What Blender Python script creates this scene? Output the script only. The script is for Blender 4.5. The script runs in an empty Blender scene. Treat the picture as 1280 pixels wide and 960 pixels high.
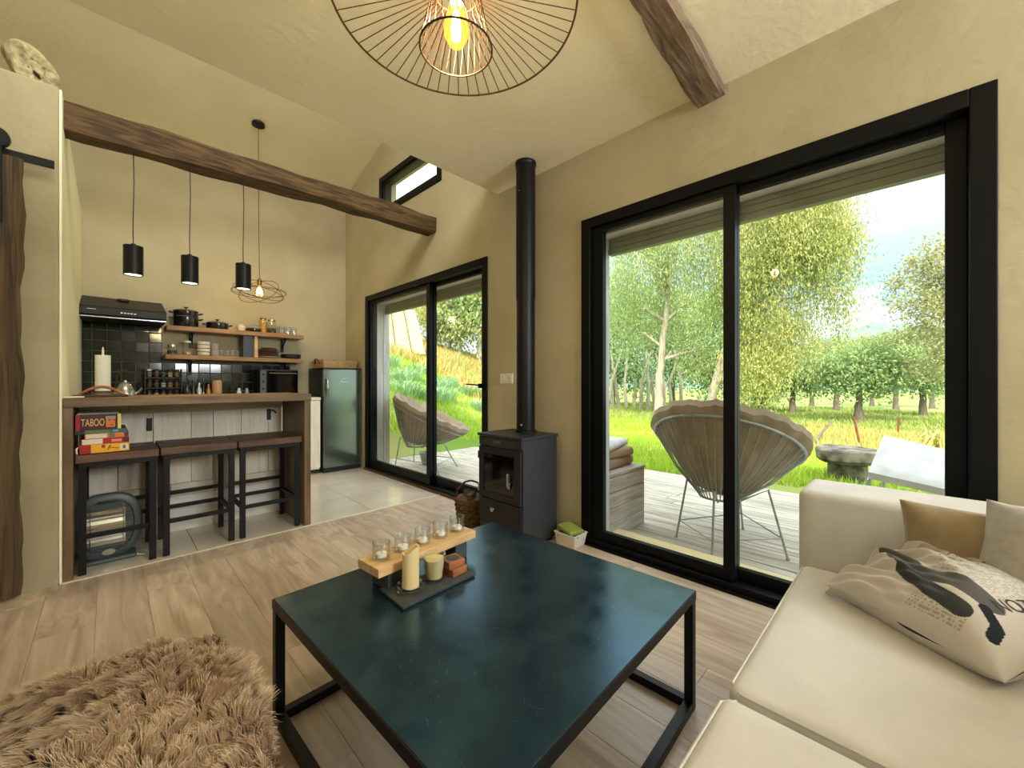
import bpy, bmesh, math, random
import numpy as np
from mathutils import Vector, Matrix

random.seed(7)
RNG = np.random.default_rng(7)
PI = math.pi
scene = bpy.context.scene
COL = scene.collection

# ------------------------------------------------------------------ camera
cam_data = bpy.data.cameras.new('camera')
cam_data.sensor_width = 36.0
cam_data.lens = 504.0 / 1280.0 * 36.0
cam_data.shift_y = -2.0 / 1280.0
cam_data.clip_start = 0.02
cam_data.clip_end = 2000
cam = bpy.data.objects.new('camera', cam_data)
COL.objects.link(cam)
cam.location = (0, 0, 1.1)
cam.rotation_euler = (PI / 2, 0, -PI / 4)
scene.camera = cam

# ------------------------------------------------------------------ colour management
vs = scene.view_settings
vs.view_transform = 'Standard'
vs.look = 'None'
vs.gamma = 1.0
vs.use_curve_mapping = False
vs.exposure = 0.33
cy = scene.cycles
cy.max_bounces = 9
cy.diffuse_bounces = 5
cy.glossy_bounces = 4
cy.transmission_bounces = 8
cy.transparent_max_bounces = 16
cy.sample_clamp_indirect = 6.0
cy.caustics_refractive = False
cy.caustics_reflective = False


def lin(c):
    c = c / 255.0
    return c / 12.92 if c <= 0.04045 else ((c + 0.055) / 1.055) ** 2.4


def C(r, g, b):
    return (lin(r), lin(g), lin(b), 1.0)


# ------------------------------------------------------------------ sky
world = bpy.data.worlds.new('sky')
scene.world = world
world.use_nodes = True
wn, wl = world.node_tree.nodes, world.node_tree.links
wn.clear()
w_out = wn.new('ShaderNodeOutputWorld')
w_bg = wn.new('ShaderNodeBackground')
w_tc = wn.new('ShaderNodeTexCoord')
w_sep = wn.new('ShaderNodeSeparateXYZ')
w_map = wn.new('ShaderNodeMapping')
w_map.inputs['Scale'].default_value = (1.6, 1.6, 4.5)
w_map.inputs['Location'].default_value = (0.35, 0.2, 0.0)
w_noise = wn.new('ShaderNodeTexNoise')
w_noise.inputs['Scale'].default_value = 1.6
w_noise.inputs['Detail'].default_value = 6
w_grad = wn.new('ShaderNodeValToRGB')
e = w_grad.color_ramp.elements
e[0].position = 0.0; e[0].color = (0.33, 0.36, 0.38, 1)
e[1].position = 1.0; e[1].color = (0.92, 0.97, 1.0, 1)
for p, c in ((0.08, (0.30, 0.345, 0.38, 1)), (0.16, (0.155, 0.255, 0.33, 1)), (0.25, (0.21, 0.30, 0.36, 1)), (0.36, (0.42, 0.46, 0.49, 1))):
    q = e.new(p); q.color = c
w_cl = wn.new('ShaderNodeValToRGB')
w_cl.color_ramp.elements[0].position = 0.56
w_cl.color_ramp.elements[1].position = 0.74
w_mix = wn.new('ShaderNodeMix'); w_mix.data_type = 'RGBA'
wl.new(w_tc.outputs['Generated'], w_sep.inputs[0])
wl.new(w_tc.outputs['Generated'], w_map.inputs[0])
wl.new(w_map.outputs[0], w_noise.inputs['Vector'])
wl.new(w_sep.outputs['Z'], w_grad.inputs[0])
wl.new(w_noise.outputs[0], w_cl.inputs[0])
wl.new(w_cl.outputs[0], w_mix.inputs['Factor'])
wl.new(w_grad.outputs[0], w_mix.inputs['A'])
w_mix.inputs['B'].default_value = (0.62, 0.64, 0.66, 1)
wl.new(w_mix.outputs['Result'], w_bg.inputs['Color'])
w_bg.inputs['Strength'].default_value = 3.5
wl.new(w_bg.outputs[0], w_out.inputs[0])


# ------------------------------------------------------------------ sun and large lights
def add_light(name, kind, loc, energy, color=(1, 1, 1), size=None, size_y=None, direction=None, **kw):
    d = bpy.data.lights.new(name, kind)
    d.energy = energy
    d.color = color
    if kind == 'AREA':
        d.shape = 'RECTANGLE'
        d.size = size
        d.size_y = size_y or size
    for k, v in kw.items():
        setattr(d, k, v)
    o = bpy.data.objects.new(name, d)
    COL.objects.link(o)
    o.location = loc
    if direction is not None:
        o.rotation_euler = Vector(direction).to_track_quat('-Z', 'Y').to_euler()
    return o


# hazy sun from behind the house
add_light('sun', 'SUN', (-10, -8, 20), 6.0, (1.0, 0.95, 0.84), direction=(0.62, 0.34, -0.72), angle=math.radians(12))
# added fill for the room, set in a made-up opening behind the camera
add_light('rear_fill', 'AREA', (1.65, -2.75, 2.05), 105, (0.95, 0.98, 1.0), 1.0, 0.9, (-0.36, 1.0, 0.36))
# added weak fill from the west side, no window stands there
add_light('side_fill', 'AREA', (-2.55, 0.2, 1.5), 11, (0.93, 0.97, 1.0), 2.2, 2.0, (1.0, 0.1, 0.0))
# added fill above the ceiling slab to brighten kitchen and roof
add_light('loft_fill', 'AREA', (0.3, 1.2, 4.35), 62, (1.0, 0.97, 0.90), 2.0, 1.0, (0.05, 0.85, -0.40))


# ------------------------------------------------------------------ materials
def nd(nt, t, **kw):
    n = nt.nodes.new(t)
    for k, v in kw.items():
        setattr(n, k, v)
    return n


def M(name, c1, c2=None, rough=0.6, metal=0.0, scale=(1, 1, 1), nscale=5.0, detail=4.0, lo=0.35, hi=0.65, bump=0.0, bscale=None,
      rand=0.0, coat=0.0, spec=0.5, rough2=None, sheen=0.0, distort=0.0, transl=0.0, emit=None, estr=0.0):
    m = bpy.data.materials.new(name)
    m.use_nodes = True
    nt = m.node_tree
    L = nt.links
    b = nt.nodes['Principled BSDF']
    b.inputs['Roughness'].default_value = rough
    b.inputs['Metallic'].default_value = metal
    b.inputs['Specular IOR Level'].default_value = spec
    b.inputs['Coat Weight'].default_value = coat
    b.inputs['Sheen Weight'].default_value = sheen
    b.inputs['Base Color'].default_value = c1
    if emit:
        b.inputs['Emission Color'].default_value = emit
        b.inputs['Emission Strength'].default_value = estr
    if c2 is not None or bump or rand:
        tc = nd(nt, 'ShaderNodeTexCoord')
        mp = nd(nt, 'ShaderNodeMapping')
        mp.inputs['Scale'].default_value = scale
        vec = tc.outputs['Object']
        oi = None
        if rand:
            oi = nd(nt, 'ShaderNodeObjectInfo')
            vm = nd(nt, 'ShaderNodeVectorMath', operation='MULTIPLY_ADD')
            cmb = nd(nt, 'ShaderNodeCombineXYZ')
            for i in range(3):
                L.new(oi.outputs['Random'], cmb.inputs[i])
            L.new(cmb.outputs[0], vm.inputs[0])
            vm.inputs[1].default_value = (37.0, 53.0, 29.0)
            L.new(vec, vm.inputs[2])
            vec = vm.outputs[0]
        L.new(vec, mp.inputs[0])
        nz = nd(nt, 'ShaderNodeTexNoise')
        nz.inputs['Scale'].default_value = nscale
        nz.inputs['Detail'].default_value = detail
        nz.inputs['Distortion'].default_value = distort
        L.new(mp.outputs[0], nz.inputs['Vector'])
        col = None
        if c2 is not None:
            rp = nd(nt, 'ShaderNodeValToRGB')
            rp.color_ramp.elements[0].position = lo
            rp.color_ramp.elements[1].position = hi
            rp.color_ramp.elements[0].color = c1
            rp.color_ramp.elements[1].color = c2
            L.new(nz.outputs[0], rp.inputs[0])
            col = rp.outputs[0]
            if rough2 is not None:
                mr = nd(nt, 'ShaderNodeMapRange')
                mr.inputs[1].default_value = lo
                mr.inputs[2].default_value = hi
                mr.inputs[3].default_value = rough
                mr.inputs[4].default_value = rough2
                L.new(nz.outputs[0], mr.inputs[0])
                L.new(mr.outputs[0], b.inputs['Roughness'])
        if rand:
            hv = nd(nt, 'ShaderNodeHueSaturation')
            mr2 = nd(nt, 'ShaderNodeMapRange')
            mr2.inputs[3].default_value = 1 - rand
            mr2.inputs[4].default_value = 1 + rand
            L.new(oi.outputs['Random'], mr2.inputs[0])
            L.new(mr2.outputs[0], hv.inputs['Value'])
            if col is not None:
                L.new(col, hv.inputs['Color'])
            else:
                hv.inputs['Color'].default_value = c1
            col = hv.outputs[0]
        if col is not None:
            L.new(col, b.inputs['Base Color'])
        if bump:
            bp = nd(nt, 'ShaderNodeBump')
            bp.inputs['Strength'].default_value = bump
            bp.inputs['Distance'].default_value = 0.01
            if bscale:
                n2 = nd(nt, 'ShaderNodeTexNoise')
                n2.inputs['Scale'].default_value = bscale
                n2.inputs['Detail'].default_value = 4
                L.new(mp.outputs[0], n2.inputs['Vector'])
                L.new(n2.outputs[0], bp.inputs['Height'])
            else:
                L.new(nz.outputs[0], bp.inputs['Height'])
            L.new(bp.outputs[0], b.inputs['Normal'])
    if transl:
        tr = nd(nt, 'ShaderNodeBsdfTranslucent')
        mx = nd(nt, 'ShaderNodeMixShader')
        mx.inputs[0].default_value = transl
        src = b.inputs['Base Color']
        if src.is_linked:
            L.new(src.links[0].from_socket, tr.inputs[0])
        else:
            tr.inputs[0].default_value = c1
        out = nt.nodes['Material Output']
        L.new(b.outputs[0], mx.inputs[1])
        L.new(tr.outputs[0], mx.inputs[2])
        L.new(mx.outputs[0], out.inputs[0])
    return m


def leaf_mat(name, cols, transl=0.35, clumps=False):
    """each leaf picks one of the colours"""
    m = bpy.data.materials.new(name)
    m.use_nodes = True
    nt = m.node_tree
    L = nt.links
    b = nt.nodes['Principled BSDF']
    b.inputs['Roughness'].default_value = 0.55
    b.inputs['Specular IOR Level'].default_value = 0.25
    g = nd(nt, 'ShaderNodeNewGeometry')
    rp = nd(nt, 'ShaderNodeValToRGB')
    els = rp.color_ramp.elements
    while len(els) < len(cols):
        els.new(0.5)
    for i, c in enumerate(cols):
        els[i].position = i / (len(cols) - 1)
        els[i].color = c
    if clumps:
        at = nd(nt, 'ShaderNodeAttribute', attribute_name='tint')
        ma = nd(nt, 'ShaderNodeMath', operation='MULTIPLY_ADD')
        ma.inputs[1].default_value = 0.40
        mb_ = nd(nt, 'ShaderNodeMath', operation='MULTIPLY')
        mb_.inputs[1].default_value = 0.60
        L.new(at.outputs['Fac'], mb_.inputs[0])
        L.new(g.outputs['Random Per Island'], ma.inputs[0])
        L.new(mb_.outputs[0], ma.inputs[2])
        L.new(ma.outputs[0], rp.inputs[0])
    else:
        L.new(g.outputs['Random Per Island'], rp.inputs[0])
    L.new(rp.outputs[0], b.inputs['Base Color'])
    tr = nd(nt, 'ShaderNodeBsdfTranslucent')
    L.new(rp.outputs[0], tr.inputs[0])
    mx = nd(nt, 'ShaderNodeMixShader')
    mx.inputs[0].default_value = transl
    L.new(b.outputs[0], mx.inputs[1])
    L.new(tr.outputs[0], mx.inputs[2])
    L.new(mx.outputs[0], nt.nodes['Material Output'].inputs[0])
    return m


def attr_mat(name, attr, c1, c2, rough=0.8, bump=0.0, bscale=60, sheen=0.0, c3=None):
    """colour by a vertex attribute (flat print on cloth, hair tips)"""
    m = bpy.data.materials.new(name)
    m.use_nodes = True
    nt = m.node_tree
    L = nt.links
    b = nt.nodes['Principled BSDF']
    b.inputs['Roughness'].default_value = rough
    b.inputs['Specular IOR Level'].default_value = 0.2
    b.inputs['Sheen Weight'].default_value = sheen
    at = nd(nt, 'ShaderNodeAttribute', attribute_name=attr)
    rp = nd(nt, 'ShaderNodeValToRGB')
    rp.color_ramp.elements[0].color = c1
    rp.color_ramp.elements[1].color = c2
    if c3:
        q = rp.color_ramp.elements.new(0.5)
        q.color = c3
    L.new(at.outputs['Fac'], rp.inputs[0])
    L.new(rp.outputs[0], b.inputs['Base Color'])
    if bump:
        tc = nd(nt, 'ShaderNodeTexCoord')
        n2 = nd(nt, 'ShaderNodeTexNoise')
        n2.inputs['Scale'].default_value = bscale
        L.new(tc.outputs['Object'], n2.inputs['Vector'])
        bp = nd(nt, 'ShaderNodeBump')
        bp.inputs['Strength'].default_value = bump
        bp.inputs['Distance'].default_value = 0.004
        L.new(n2.outputs[0], bp.inputs['Height'])
        L.new(bp.outputs[0], b.inputs['Normal'])
    return m


def glass_mat(name, tint=(0.97, 0.98, 0.97, 1), refl=1.0, rough=0.0):
    m = bpy.data.materials.new(name)
    m.use_nodes = True
    nt = m.node_tree
    nt.nodes.remove(nt.nodes['Principled BSDF'])
    L = nt.links
    t = nd(nt, 'ShaderNodeBsdfTransparent')
    t.inputs[0].default_value = tint
    g = nd(nt, 'ShaderNodeBsdfGlossy')
    g.inputs['Roughness'].default_value = rough
    fr = nd(nt, 'ShaderNodeLayerWeight')
    fr.inputs[0].default_value = 0.5
    pw_ = nd(nt, 'ShaderNodeMath', operation='POWER')
    pw_.inputs[1].default_value = 3.0
    ml = nd(nt, 'ShaderNodeMath', operation='MULTIPLY_ADD')
    ml.inputs[1].default_value = refl * 0.75
    ml.inputs[2].default_value = refl * 0.04
    mx = nd(nt, 'ShaderNodeMixShader')
    L.new(fr.outputs['Facing'], pw_.inputs[0])
    L.new(pw_.outputs[0], ml.inputs[0])
    L.new(ml.outputs[0], mx.inputs[0])
    L.new(t.outputs[0], mx.inputs[1])
    L.new(g.outputs[0], mx.inputs[2])
    L.new(mx.outputs[0], nt.nodes['Material Output'].inputs[0])
    return m


def emit_mat(name, col, strength):
    m = bpy.data.materials.new(name)
    m.use_nodes = True
    nt = m.node_tree
    nt.nodes.remove(nt.nodes['Principled BSDF'])
    em = nd(nt, 'ShaderNodeEmission')
    em.inputs[0].default_value = col
    em.inputs[1].default_value = strength
    nt.links.new(em.outputs[0], nt.nodes['Material Output'].inputs[0])
    return m


PLASTER = M('plaster', C(179, 169, 138), C(191, 181, 151), rough=0.92, nscale=2.2, bump=0.25, bscale=22, spec=0.2)
CEIL = M('ceiling_plaster', C(240, 231, 200), C(245, 237, 209), rough=0.92, nscale=2.5, bump=0.3, bscale=26, spec=0.2)
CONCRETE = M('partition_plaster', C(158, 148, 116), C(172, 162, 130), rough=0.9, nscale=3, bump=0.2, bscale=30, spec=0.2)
ENDWALL = M('lit_cream_plaster', C(246, 241, 212), rough=0.9)  # cream made paler: window light on the end face is in this colour
OAK = M('laminate_oak', C(174, 152, 130), C(220, 202, 182), rough=0.33, scale=(9, 0.9, 9), nscale=2.2, detail=6, lo=0.3, hi=0.68, rand=0.11, bump=0.05, distort=0.8)
SUBFLOOR = M('subfloor', C(90, 72, 56), rough=0.8)
TILE = M('floor_tile', C(212, 202, 186), C(226, 217, 202), rough=0.22, nscale=3, rand=0.05)
GROUT = M('grout', C(150, 140, 124), rough=0.9)
STRIP = M('pale_strip', C(226, 216, 196), rough=0.5)
BLACK = M('black_aluminium', C(4, 6, 7), rough=0.45, spec=0.2)
BLACKMETAL = M('black_metal', C(11, 11, 12), C(17, 16, 16), rough=0.45, nscale=8, spec=0.3)
PANE = glass_mat('window_glass', refl=0.3)
CLEAR = glass_mat('clear_glass', tint=(0.97, 0.985, 0.98, 1), refl=1.6)
CLADDING = M('weathered_cladding', C(176, 178, 178), C(206, 206, 204), rough=0.85, scale=(14, 14, 1), nscale=2.5, rand=0.06, bump=0.2)
SHUTTER = M('shutter_slats', C(128, 130, 108), C(140, 142, 120), rough=0.6, nscale=4)
SOFFIT = M('white_soffit', C(232, 228, 214), rough=0.7)
OLDBEAM = M('old_beam', C(50, 35, 16), C(104, 78, 44), rough=0.85, scale=(1.2, 10, 10), nscale=3.0, detail=8, lo=0.35, hi=0.7, bump=0.7, distort=1.2)
DOORWOOD = M('slab_wood', C(44, 33, 18), C(100, 78, 48), rough=0.8, scale=(16, 16, 0.8), nscale=2.5, detail=8, lo=0.3, hi=0.7, bump=0.4, distort=1.0)
BARWOOD = M('bar_wood', C(96, 74, 48), C(128, 102, 70), rough=0.5, scale=(1, 9, 9), nscale=3, detail=6, bump=0.08)
PANELWOOD = M('end_panel_wood', C(96, 74, 48), C(130, 104, 72), rough=0.5, scale=(9, 9, 1), nscale=3, detail=6, bump=0.08)
WHITEWASH = M('whitewashed_wood', C(232, 219, 194), C(246, 238, 220), rough=0.7, scale=(16, 16, 1.4), nscale=2, detail=6, rand=0.08, bump=0.12, distort=0.6)
WHITEWASH_H = M('whitewashed_rail', C(220, 206, 180), C(240, 230, 210), rough=0.7, scale=(1.4, 16, 16), nscale=2, detail=6, rand=0.08, bump=0.12, distort=0.6)
STOOLWOOD = M('stool_wood', C(66, 44, 30), C(106, 76, 54), rough=0.5, scale=(1.5, 14, 14), nscale=2.5, detail=6, rand=0.1, bump=0.12)
BACKTILE = M('green_glaze', C(10, 18, 12), C(18, 28, 20), rough=0.10, nscale=9, rand=0.3)
TILEGROUT = M('dark_grout', C(112, 118, 104), rough=0.9)
SHELFWOOD = M('shelf_wood', C(140, 104, 70), C(174, 136, 98), rough=0.6, scale=(1.4, 12, 12), nscale=3, detail=6, bump=0.1)
TABLETOP = M('steel_top', C(50, 78, 98), C(62, 92, 110), rough=0.17, metal=0.8, nscale=9, detail=8, rough2=0.27, spec=0.5)
SOFA = M('sofa_suede', C(190, 187, 181), C(199, 196, 190), rough=0.85, nscale=7, detail=5, sheen=0.3, bump=0.06, bscale=120, spec=0.2)
PILLOW_BROWN = M('taupe_cloth', C(138, 120, 92), C(150, 132, 104), rough=0.9, nscale=20, sheen=0.3, bump=0.1, bscale=200, spec=0.2)
PILLOW_GREY = M('grey_cloth', C(160, 156, 148), C(172, 168, 160), rough=0.9, nscale=40, sheen=0.3, bump=0.15, bscale=220, spec=0.2)
WHITE = M('white_plastic', C(232, 230, 222), rough=0.4)
CERAMIC = M('cream_ceramic', C(222, 214, 190), rough=0.25)
STEEL = M('steel', C(190, 190, 188), rough=0.25, metal=1.0)
BRASS = M('aged_brass', C(150, 110, 60), rough=0.35, metal=1.0)
STOVE = M('stove_paint', C(38, 42, 46), C(46, 50, 54), rough=0.45, nscale=30, spec=0.5)
STOVEGLASS = M('stove_glass', C(6, 6, 6), rough=0.08, coat=0.4)
WICKER = M('dark_wicker', C(70, 50, 28), C(110, 82, 48), rough=0.8, nscale=40, bump=0.3)
LIGHTWICKER = M('seagrass', C(176, 140, 92), C(206, 172, 122), rough=0.8, nscale=60, bump=0.3)
FRIDGE = M('fridge_door', C(128, 142, 132), C(136, 150, 140), rough=0.16, metal=0.85, nscale=3)
DARKBODY = M('dark_body', C(20, 20, 22), rough=0.5)
WAX = M('ivory_wax', C(236, 214, 158), rough=0.5, spec=0.4, transl=0.15)
SLATE = M('slate', C(52, 56, 58), C(66, 70, 70), rough=0.55, nscale=18, bump=0.2)
LIGHTOAK = M('light_oak', C(196, 158, 108), C(222, 188, 140), rough=0.5, scale=(1.2, 14, 14), nscale=3, detail=5, bump=0.05)
REDWOOD = M('red_wood', C(132, 78, 46), C(168, 106, 68), rough=0.5, scale=(2, 12, 12), nscale=3, detail=5)
DECKWOOD = M('deck_wood', C(150, 146, 128), C(202, 195, 182), rough=0.8, scale=(14, 1.0, 14), nscale=2.2, detail=6, rand=0.1, bump=0.15)
THRESH = M('pale_pine', C(214, 198, 150), C(226, 212, 168), rough=0.7, scale=(8, 1, 8), nscale=3)
GALV = M('galvanised_steel', C(150, 156, 156), C(172, 176, 174), rough=0.45, metal=0.5, nscale=20)
CUSHION = M('taupe_outdoor_cloth', C(150, 134, 114), C(172, 156, 136), rough=0.9, nscale=6, bump=1.0, bscale=9, spec=0.2)
BENCHWOOD = M('bench_wood', C(150, 142, 134), C(186, 178, 168), rough=0.85, scale=(1.2, 14, 14), nscale=2.4, detail=6, bump=0.2)
LOUNGE = M('pale_lounger_cloth', C(178, 178, 178), C(196, 196, 196), rough=0.85, nscale=8, bump=0.12, bscale=18)
STONE = M('mossy_stone', C(50, 48, 42), C(140, 134, 120), rough=0.9, nscale=7, detail=7, bump=0.5)
COPPER = M('copper_wire', C(64, 36, 24), rough=0.45, metal=0.5)
BULB = bpy.data.materials.new('amber_bulb_glow')
BULB.use_nodes = True
_n = BULB.node_tree
_n.nodes.remove(_n.nodes['Principled BSDF'])
_t, _e, _a = nd(_n, 'ShaderNodeBsdfTransparent'), nd(_n, 'ShaderNodeEmission'), nd(_n, 'ShaderNodeAddShader')
_t.inputs[0].default_value = (1, .82, .45, 1)
_e.inputs[0].default_value = (1, .58, .08, 1)
_e.inputs[1].default_value = .55
_n.links.new(_t.outputs[0], _a.inputs[0])
_n.links.new(_e.outputs[0], _a.inputs[1])
_n.links.new(_a.outputs[0], _n.nodes['Material Output'].inputs[0])
FILAMENT = emit_mat('filament_glow', (1.0, 0.82, 0.45, 1), 16.0)
LAMPIN = emit_mat('lamp_glow', (1.0, 0.84, 0.55, 1), 5.0)
PAPER = M('paper', C(238, 234, 220), rough=0.9)
AMBER = M('amber_pasta', C(196, 138, 56), C(214, 160, 80), rough=0.6, nscale=50)
COFFEE = M('dark_beans', C(40, 26, 16), C(66, 44, 28), rough=0.7, nscale=80)
MUGDARK = M('dark_stoneware', C(30, 32, 34), rough=0.2, coat=0.4)
PLATEBROWN = M('brown_stoneware', C(130, 100, 84), rough=0.3)
HEATERGREY = M('heater_plastic', C(74, 84, 84), rough=0.4)
REFLECTOR = M('reflector', C(206, 204, 196), rough=0.22, metal=1.0)
QUARTZ = M('quartz_tube', C(216, 214, 206), rough=0.3)
BARK = M('pale_bark', C(150, 138, 118), C(196, 186, 168), rough=0.9, scale=(6, 6, 1), nscale=2, bump=0.3)
DARKBARK = M('dark_bark', C(96, 84, 70), C(128, 114, 98), rough=0.9, scale=(6, 6, 1), nscale=3, bump=0.4)
RUST = M('rusty_iron', C(110, 60, 36), C(140, 80, 50), rough=0.8, nscale=20)
STRAW = M('straw', C(222, 196, 120), C(240, 218, 150), rough=0.9, nscale=12, bump=0.3)
GROUND = M('meadow_soil', C(112, 144, 48), C(156, 154, 90), rough=0.95, nscale=0.55, detail=8, lo=0.42, hi=0.62)
HILL = M('hazed_hillside', C(96, 124, 108), C(122, 148, 128), rough=1.0, nscale=0.14, detail=10, lo=0.4, hi=0.6, bump=1.0)  # blue green tint carries the distance haze in the base colour


# ------------------------------------------------------------------ mesh collecting
class MB:
    def __init__(self):
        self.v, self.f, self.sm = [], [], []

    def add(self, vs_, fs, smooth=False):
        n = len(self.v)
        self.v.extend([tuple(p) for p in vs_])
        self.f.extend([tuple(i + n for i in q) for q in fs])
        self.sm.extend([smooth] * len(fs))
        return self

    def box(self, x0, x1, y0, y1, z0, z1):
        vs_ = [(x0, y0, z0), (x1, y0, z0), (x1, y1, z0), (x0, y1, z0), (x0, y0, z1), (x1, y0, z1), (x1, y1, z1), (x0, y1, z1)]
        return self.add(vs_, [(0, 3, 2, 1), (4, 5, 6, 7), (0, 1, 5, 4), (1, 2, 6, 5), (2, 3, 7, 6), (3, 0, 4, 7)])

    def hexa(self, p):
        """eight corners: bottom ring then top ring"""
        return self.add(p, [(0, 3, 2, 1), (4, 5, 6, 7), (0, 1, 5, 4), (1, 2, 6, 5), (2, 3, 7, 6), (3, 0, 4, 7)])

    def bar(self, a, b, w, h, up=(0, 0, 1)):
        a, b = Vector(a), Vector(b)
        d = (b - a).normalized()
        u = Vector(up)
        if abs(d.dot(u)) > 0.98:
            u = Vector((1, 0, 0))
        s = d.cross(u).normalized() * (w / 2)
        t = s.cross(d).normalized() * (h / 2)
        return self.hexa([a - s - t, a + s - t, b + s - t, b - s - t, a - s + t, a + s + t, b + s + t, b - s + t])

    def tube(self, pts, r, n=8, closed=False, cap=True):
        pts = [Vector(p) for p in pts]
        k = len(pts)
        rs = r if isinstance(r, (list, tuple)) else [r] * k
        vs_, fs = [], []
        prev = None
        for i, p in enumerate(pts):
            if closed:
                d = pts[(i + 1) % k] - pts[i - 1]
            else:
                d = pts[min(i + 1, k - 1)] - pts[max(i - 1, 0)]
            d.normalize()
            if prev is None:
                u = Vector((0, 0, 1)) if abs(d.z) < 0.9 else Vector((1, 0, 0))
                u = (u - d * u.dot(d)).normalized()
            else:
                u = prev - d * prev.dot(d)
                u = u.normalized() if u.length > 1e-6 else d.orthogonal().normalized()
            prev = u
            w = d.cross(u)
            for j in range(n):
                a = 2 * PI * j / n
                vs_.append(p + (u * math.cos(a) + w * math.sin(a)) * rs[i])
        m = k if closed else k - 1
        for i in range(m):
            for j in range(n):
                a, b = i * n + j, i * n + (j + 1) % n
                c, d = ((i + 1) % k) * n + (j + 1) % n, ((i + 1) % k) * n + j
                fs.append((a, b, c, d))
        if cap and not closed:
            fs.append(tuple(range(n - 1, -1, -1)))
            fs.append(tuple((k - 1) * n + j for j in range(n)))
        return self.add(vs_, fs, n > 5)

    def lathe(self, prof, c=(0, 0, 0), n=24, caps=True, sx=1.0, sy=1.0):
        vs_, fs = [], []
        k = len(prof)
        for r, z in prof:
            for j in range(n):
                a = 2 * PI * j / n
                vs_.append((c[0] + r * math.cos(a) * sx, c[1] + r * math.sin(a) * sy, c[2] + z))
        for i in range(k - 1):
            for j in range(n):
                fs.append((i * n + j, i * n + (j + 1) % n, (i + 1) * n + (j + 1) % n, (i + 1) * n + j))
        if caps:
            fs.append(tuple(range(n - 1, -1, -1)))
            fs.append(tuple((k - 1) * n + j for j in range(n)))
        return self.add(vs_, fs, True)

    def prism(self, poly, x0, x1, axis='x'):
        n = len(poly)
        if axis == 'x':
            vs_ = [(x0, a, b) for a, b in poly] + [(x1, a, b) for a, b in poly]
        elif axis == 'y':
            vs_ = [(a, x0, b) for a, b in poly] + [(a, x1, b) for a, b in poly]
        else:
            vs_ = [(a, b, x0) for a, b in poly] + [(a, b, x1) for a, b in poly]
        fs = [tuple(range(n - 1, -1, -1)), tuple(range(n, 2 * n))]
        for i in range(n):
            j = (i + 1) % n
            fs.append((i, j, n + j, n + i))
        return self.add(vs_, fs)

    def grid(self, fn, nu, nv, smooth=True, wrap=False):
        vs_ = [fn(i / nu, j / nv) for j in range(nv + 1) for i in range(nu + 1)]
        fs = [(j * (nu + 1) + i, j * (nu + 1) + i + 1, (j + 1) * (nu + 1) + i + 1, (j + 1) * (nu + 1) + i) for j in range(nv) for i in range(nu)]
        return self.add(vs_, fs, smooth)

    def turn(self, mat):
        self.v = [tuple(mat @ Vector(p)) for p in self.v]
        return self

    def build(self, name, mat, parent=None, bevel=0.0, segs=2, local=False, fix=True):
        org = Vector((0, 0, 0))
        if parent is None:
            a = np.array(self.v)
            lo, hi = a.min(0), a.max(0)
            org = Vector(((lo[0] + hi[0]) / 2, (lo[1] + hi[1]) / 2, lo[2]))
        elif not local:
            p = parent
            while p:
                org += p.location
                p = p.parent
        me = bpy.data.meshes.new(name)
        me.from_pydata([(p[0] - org.x, p[1] - org.y, p[2] - org.z) for p in self.v], [], self.f)
        if fix:
            bm = bmesh.new()
            bm.from_mesh(me)
            bmesh.ops.recalc_face_normals(bm, faces=bm.faces)
            bm.to_mesh(me)
            bm.free()
        if any(self.sm):
            me.polygons.foreach_set('use_smooth', self.sm)
            me.set_sharp_from_angle(angle=math.radians(40))
        me.materials.append(mat)
        o = bpy.data.objects.new(name, me)
        COL.objects.link(o)
        if parent is None:
            o.location = org
        else:
            o.parent = parent
        if bevel:
            b = o.modifiers.new('edge', 'BEVEL')
            b.width = bevel
            b.segments = segs
            b.limit_method = 'ANGLE'
        return o


def tag(o, label=None, cat=None, group=None, kind=None):
    if label: o['label'] = label
    if cat: o['category'] = cat
    if group: o['group'] = group
    if kind: o['kind'] = kind
    return o


def thing(name, label, cat, loc=(0, 0, 0), group=None, kind=None):
    o = bpy.data.objects.new(name, None)
    o.empty_display_size = 0.1
    COL.objects.link(o)
    o.location = loc
    return tag(o, label, cat, group, kind)


def dup(root, loc, rotz=None, label=None, parent=None):
    r = root.copy()
    COL.objects.link(r)
    r.location = loc
    if rotz is not None:
        r.rotation_euler = (0, 0, rotz)
    if label:
        r['label'] = label
    if parent:
        r.parent = parent
    for ch in list(root.children):
        c = ch.copy()
        COL.objects.link(c)
        c.parent = r
        for g in ch.children:
            d = g.copy()
            COL.objects.link(d)
            d.parent = c
    return r


def piece(src, name, loc, parent, mat=None, rot=None):
    """a piece that shares the mesh of src"""
    o = bpy.data.objects.new(name, src)
    COL.objects.link(o)
    o.parent = parent
    o.location = loc
    if rot is not None:
        o.rotation_euler = rot
    return o


def mesh_of(mb, name, mat):
    me = bpy.data.meshes.new(name)
    me.from_pydata(mb.v, [], mb.f)
    bm = bmesh.new(); bm.from_mesh(me)
    bmesh.ops.recalc_face_normals(bm, faces=bm.faces)
    bm.to_mesh(me); bm.free()
    if any(mb.sm):
        me.polygons.foreach_set('use_smooth', mb.sm)
        me.set_sharp_from_angle(angle=math.radians(40))
    me.materials.append(mat)
    return me


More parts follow.
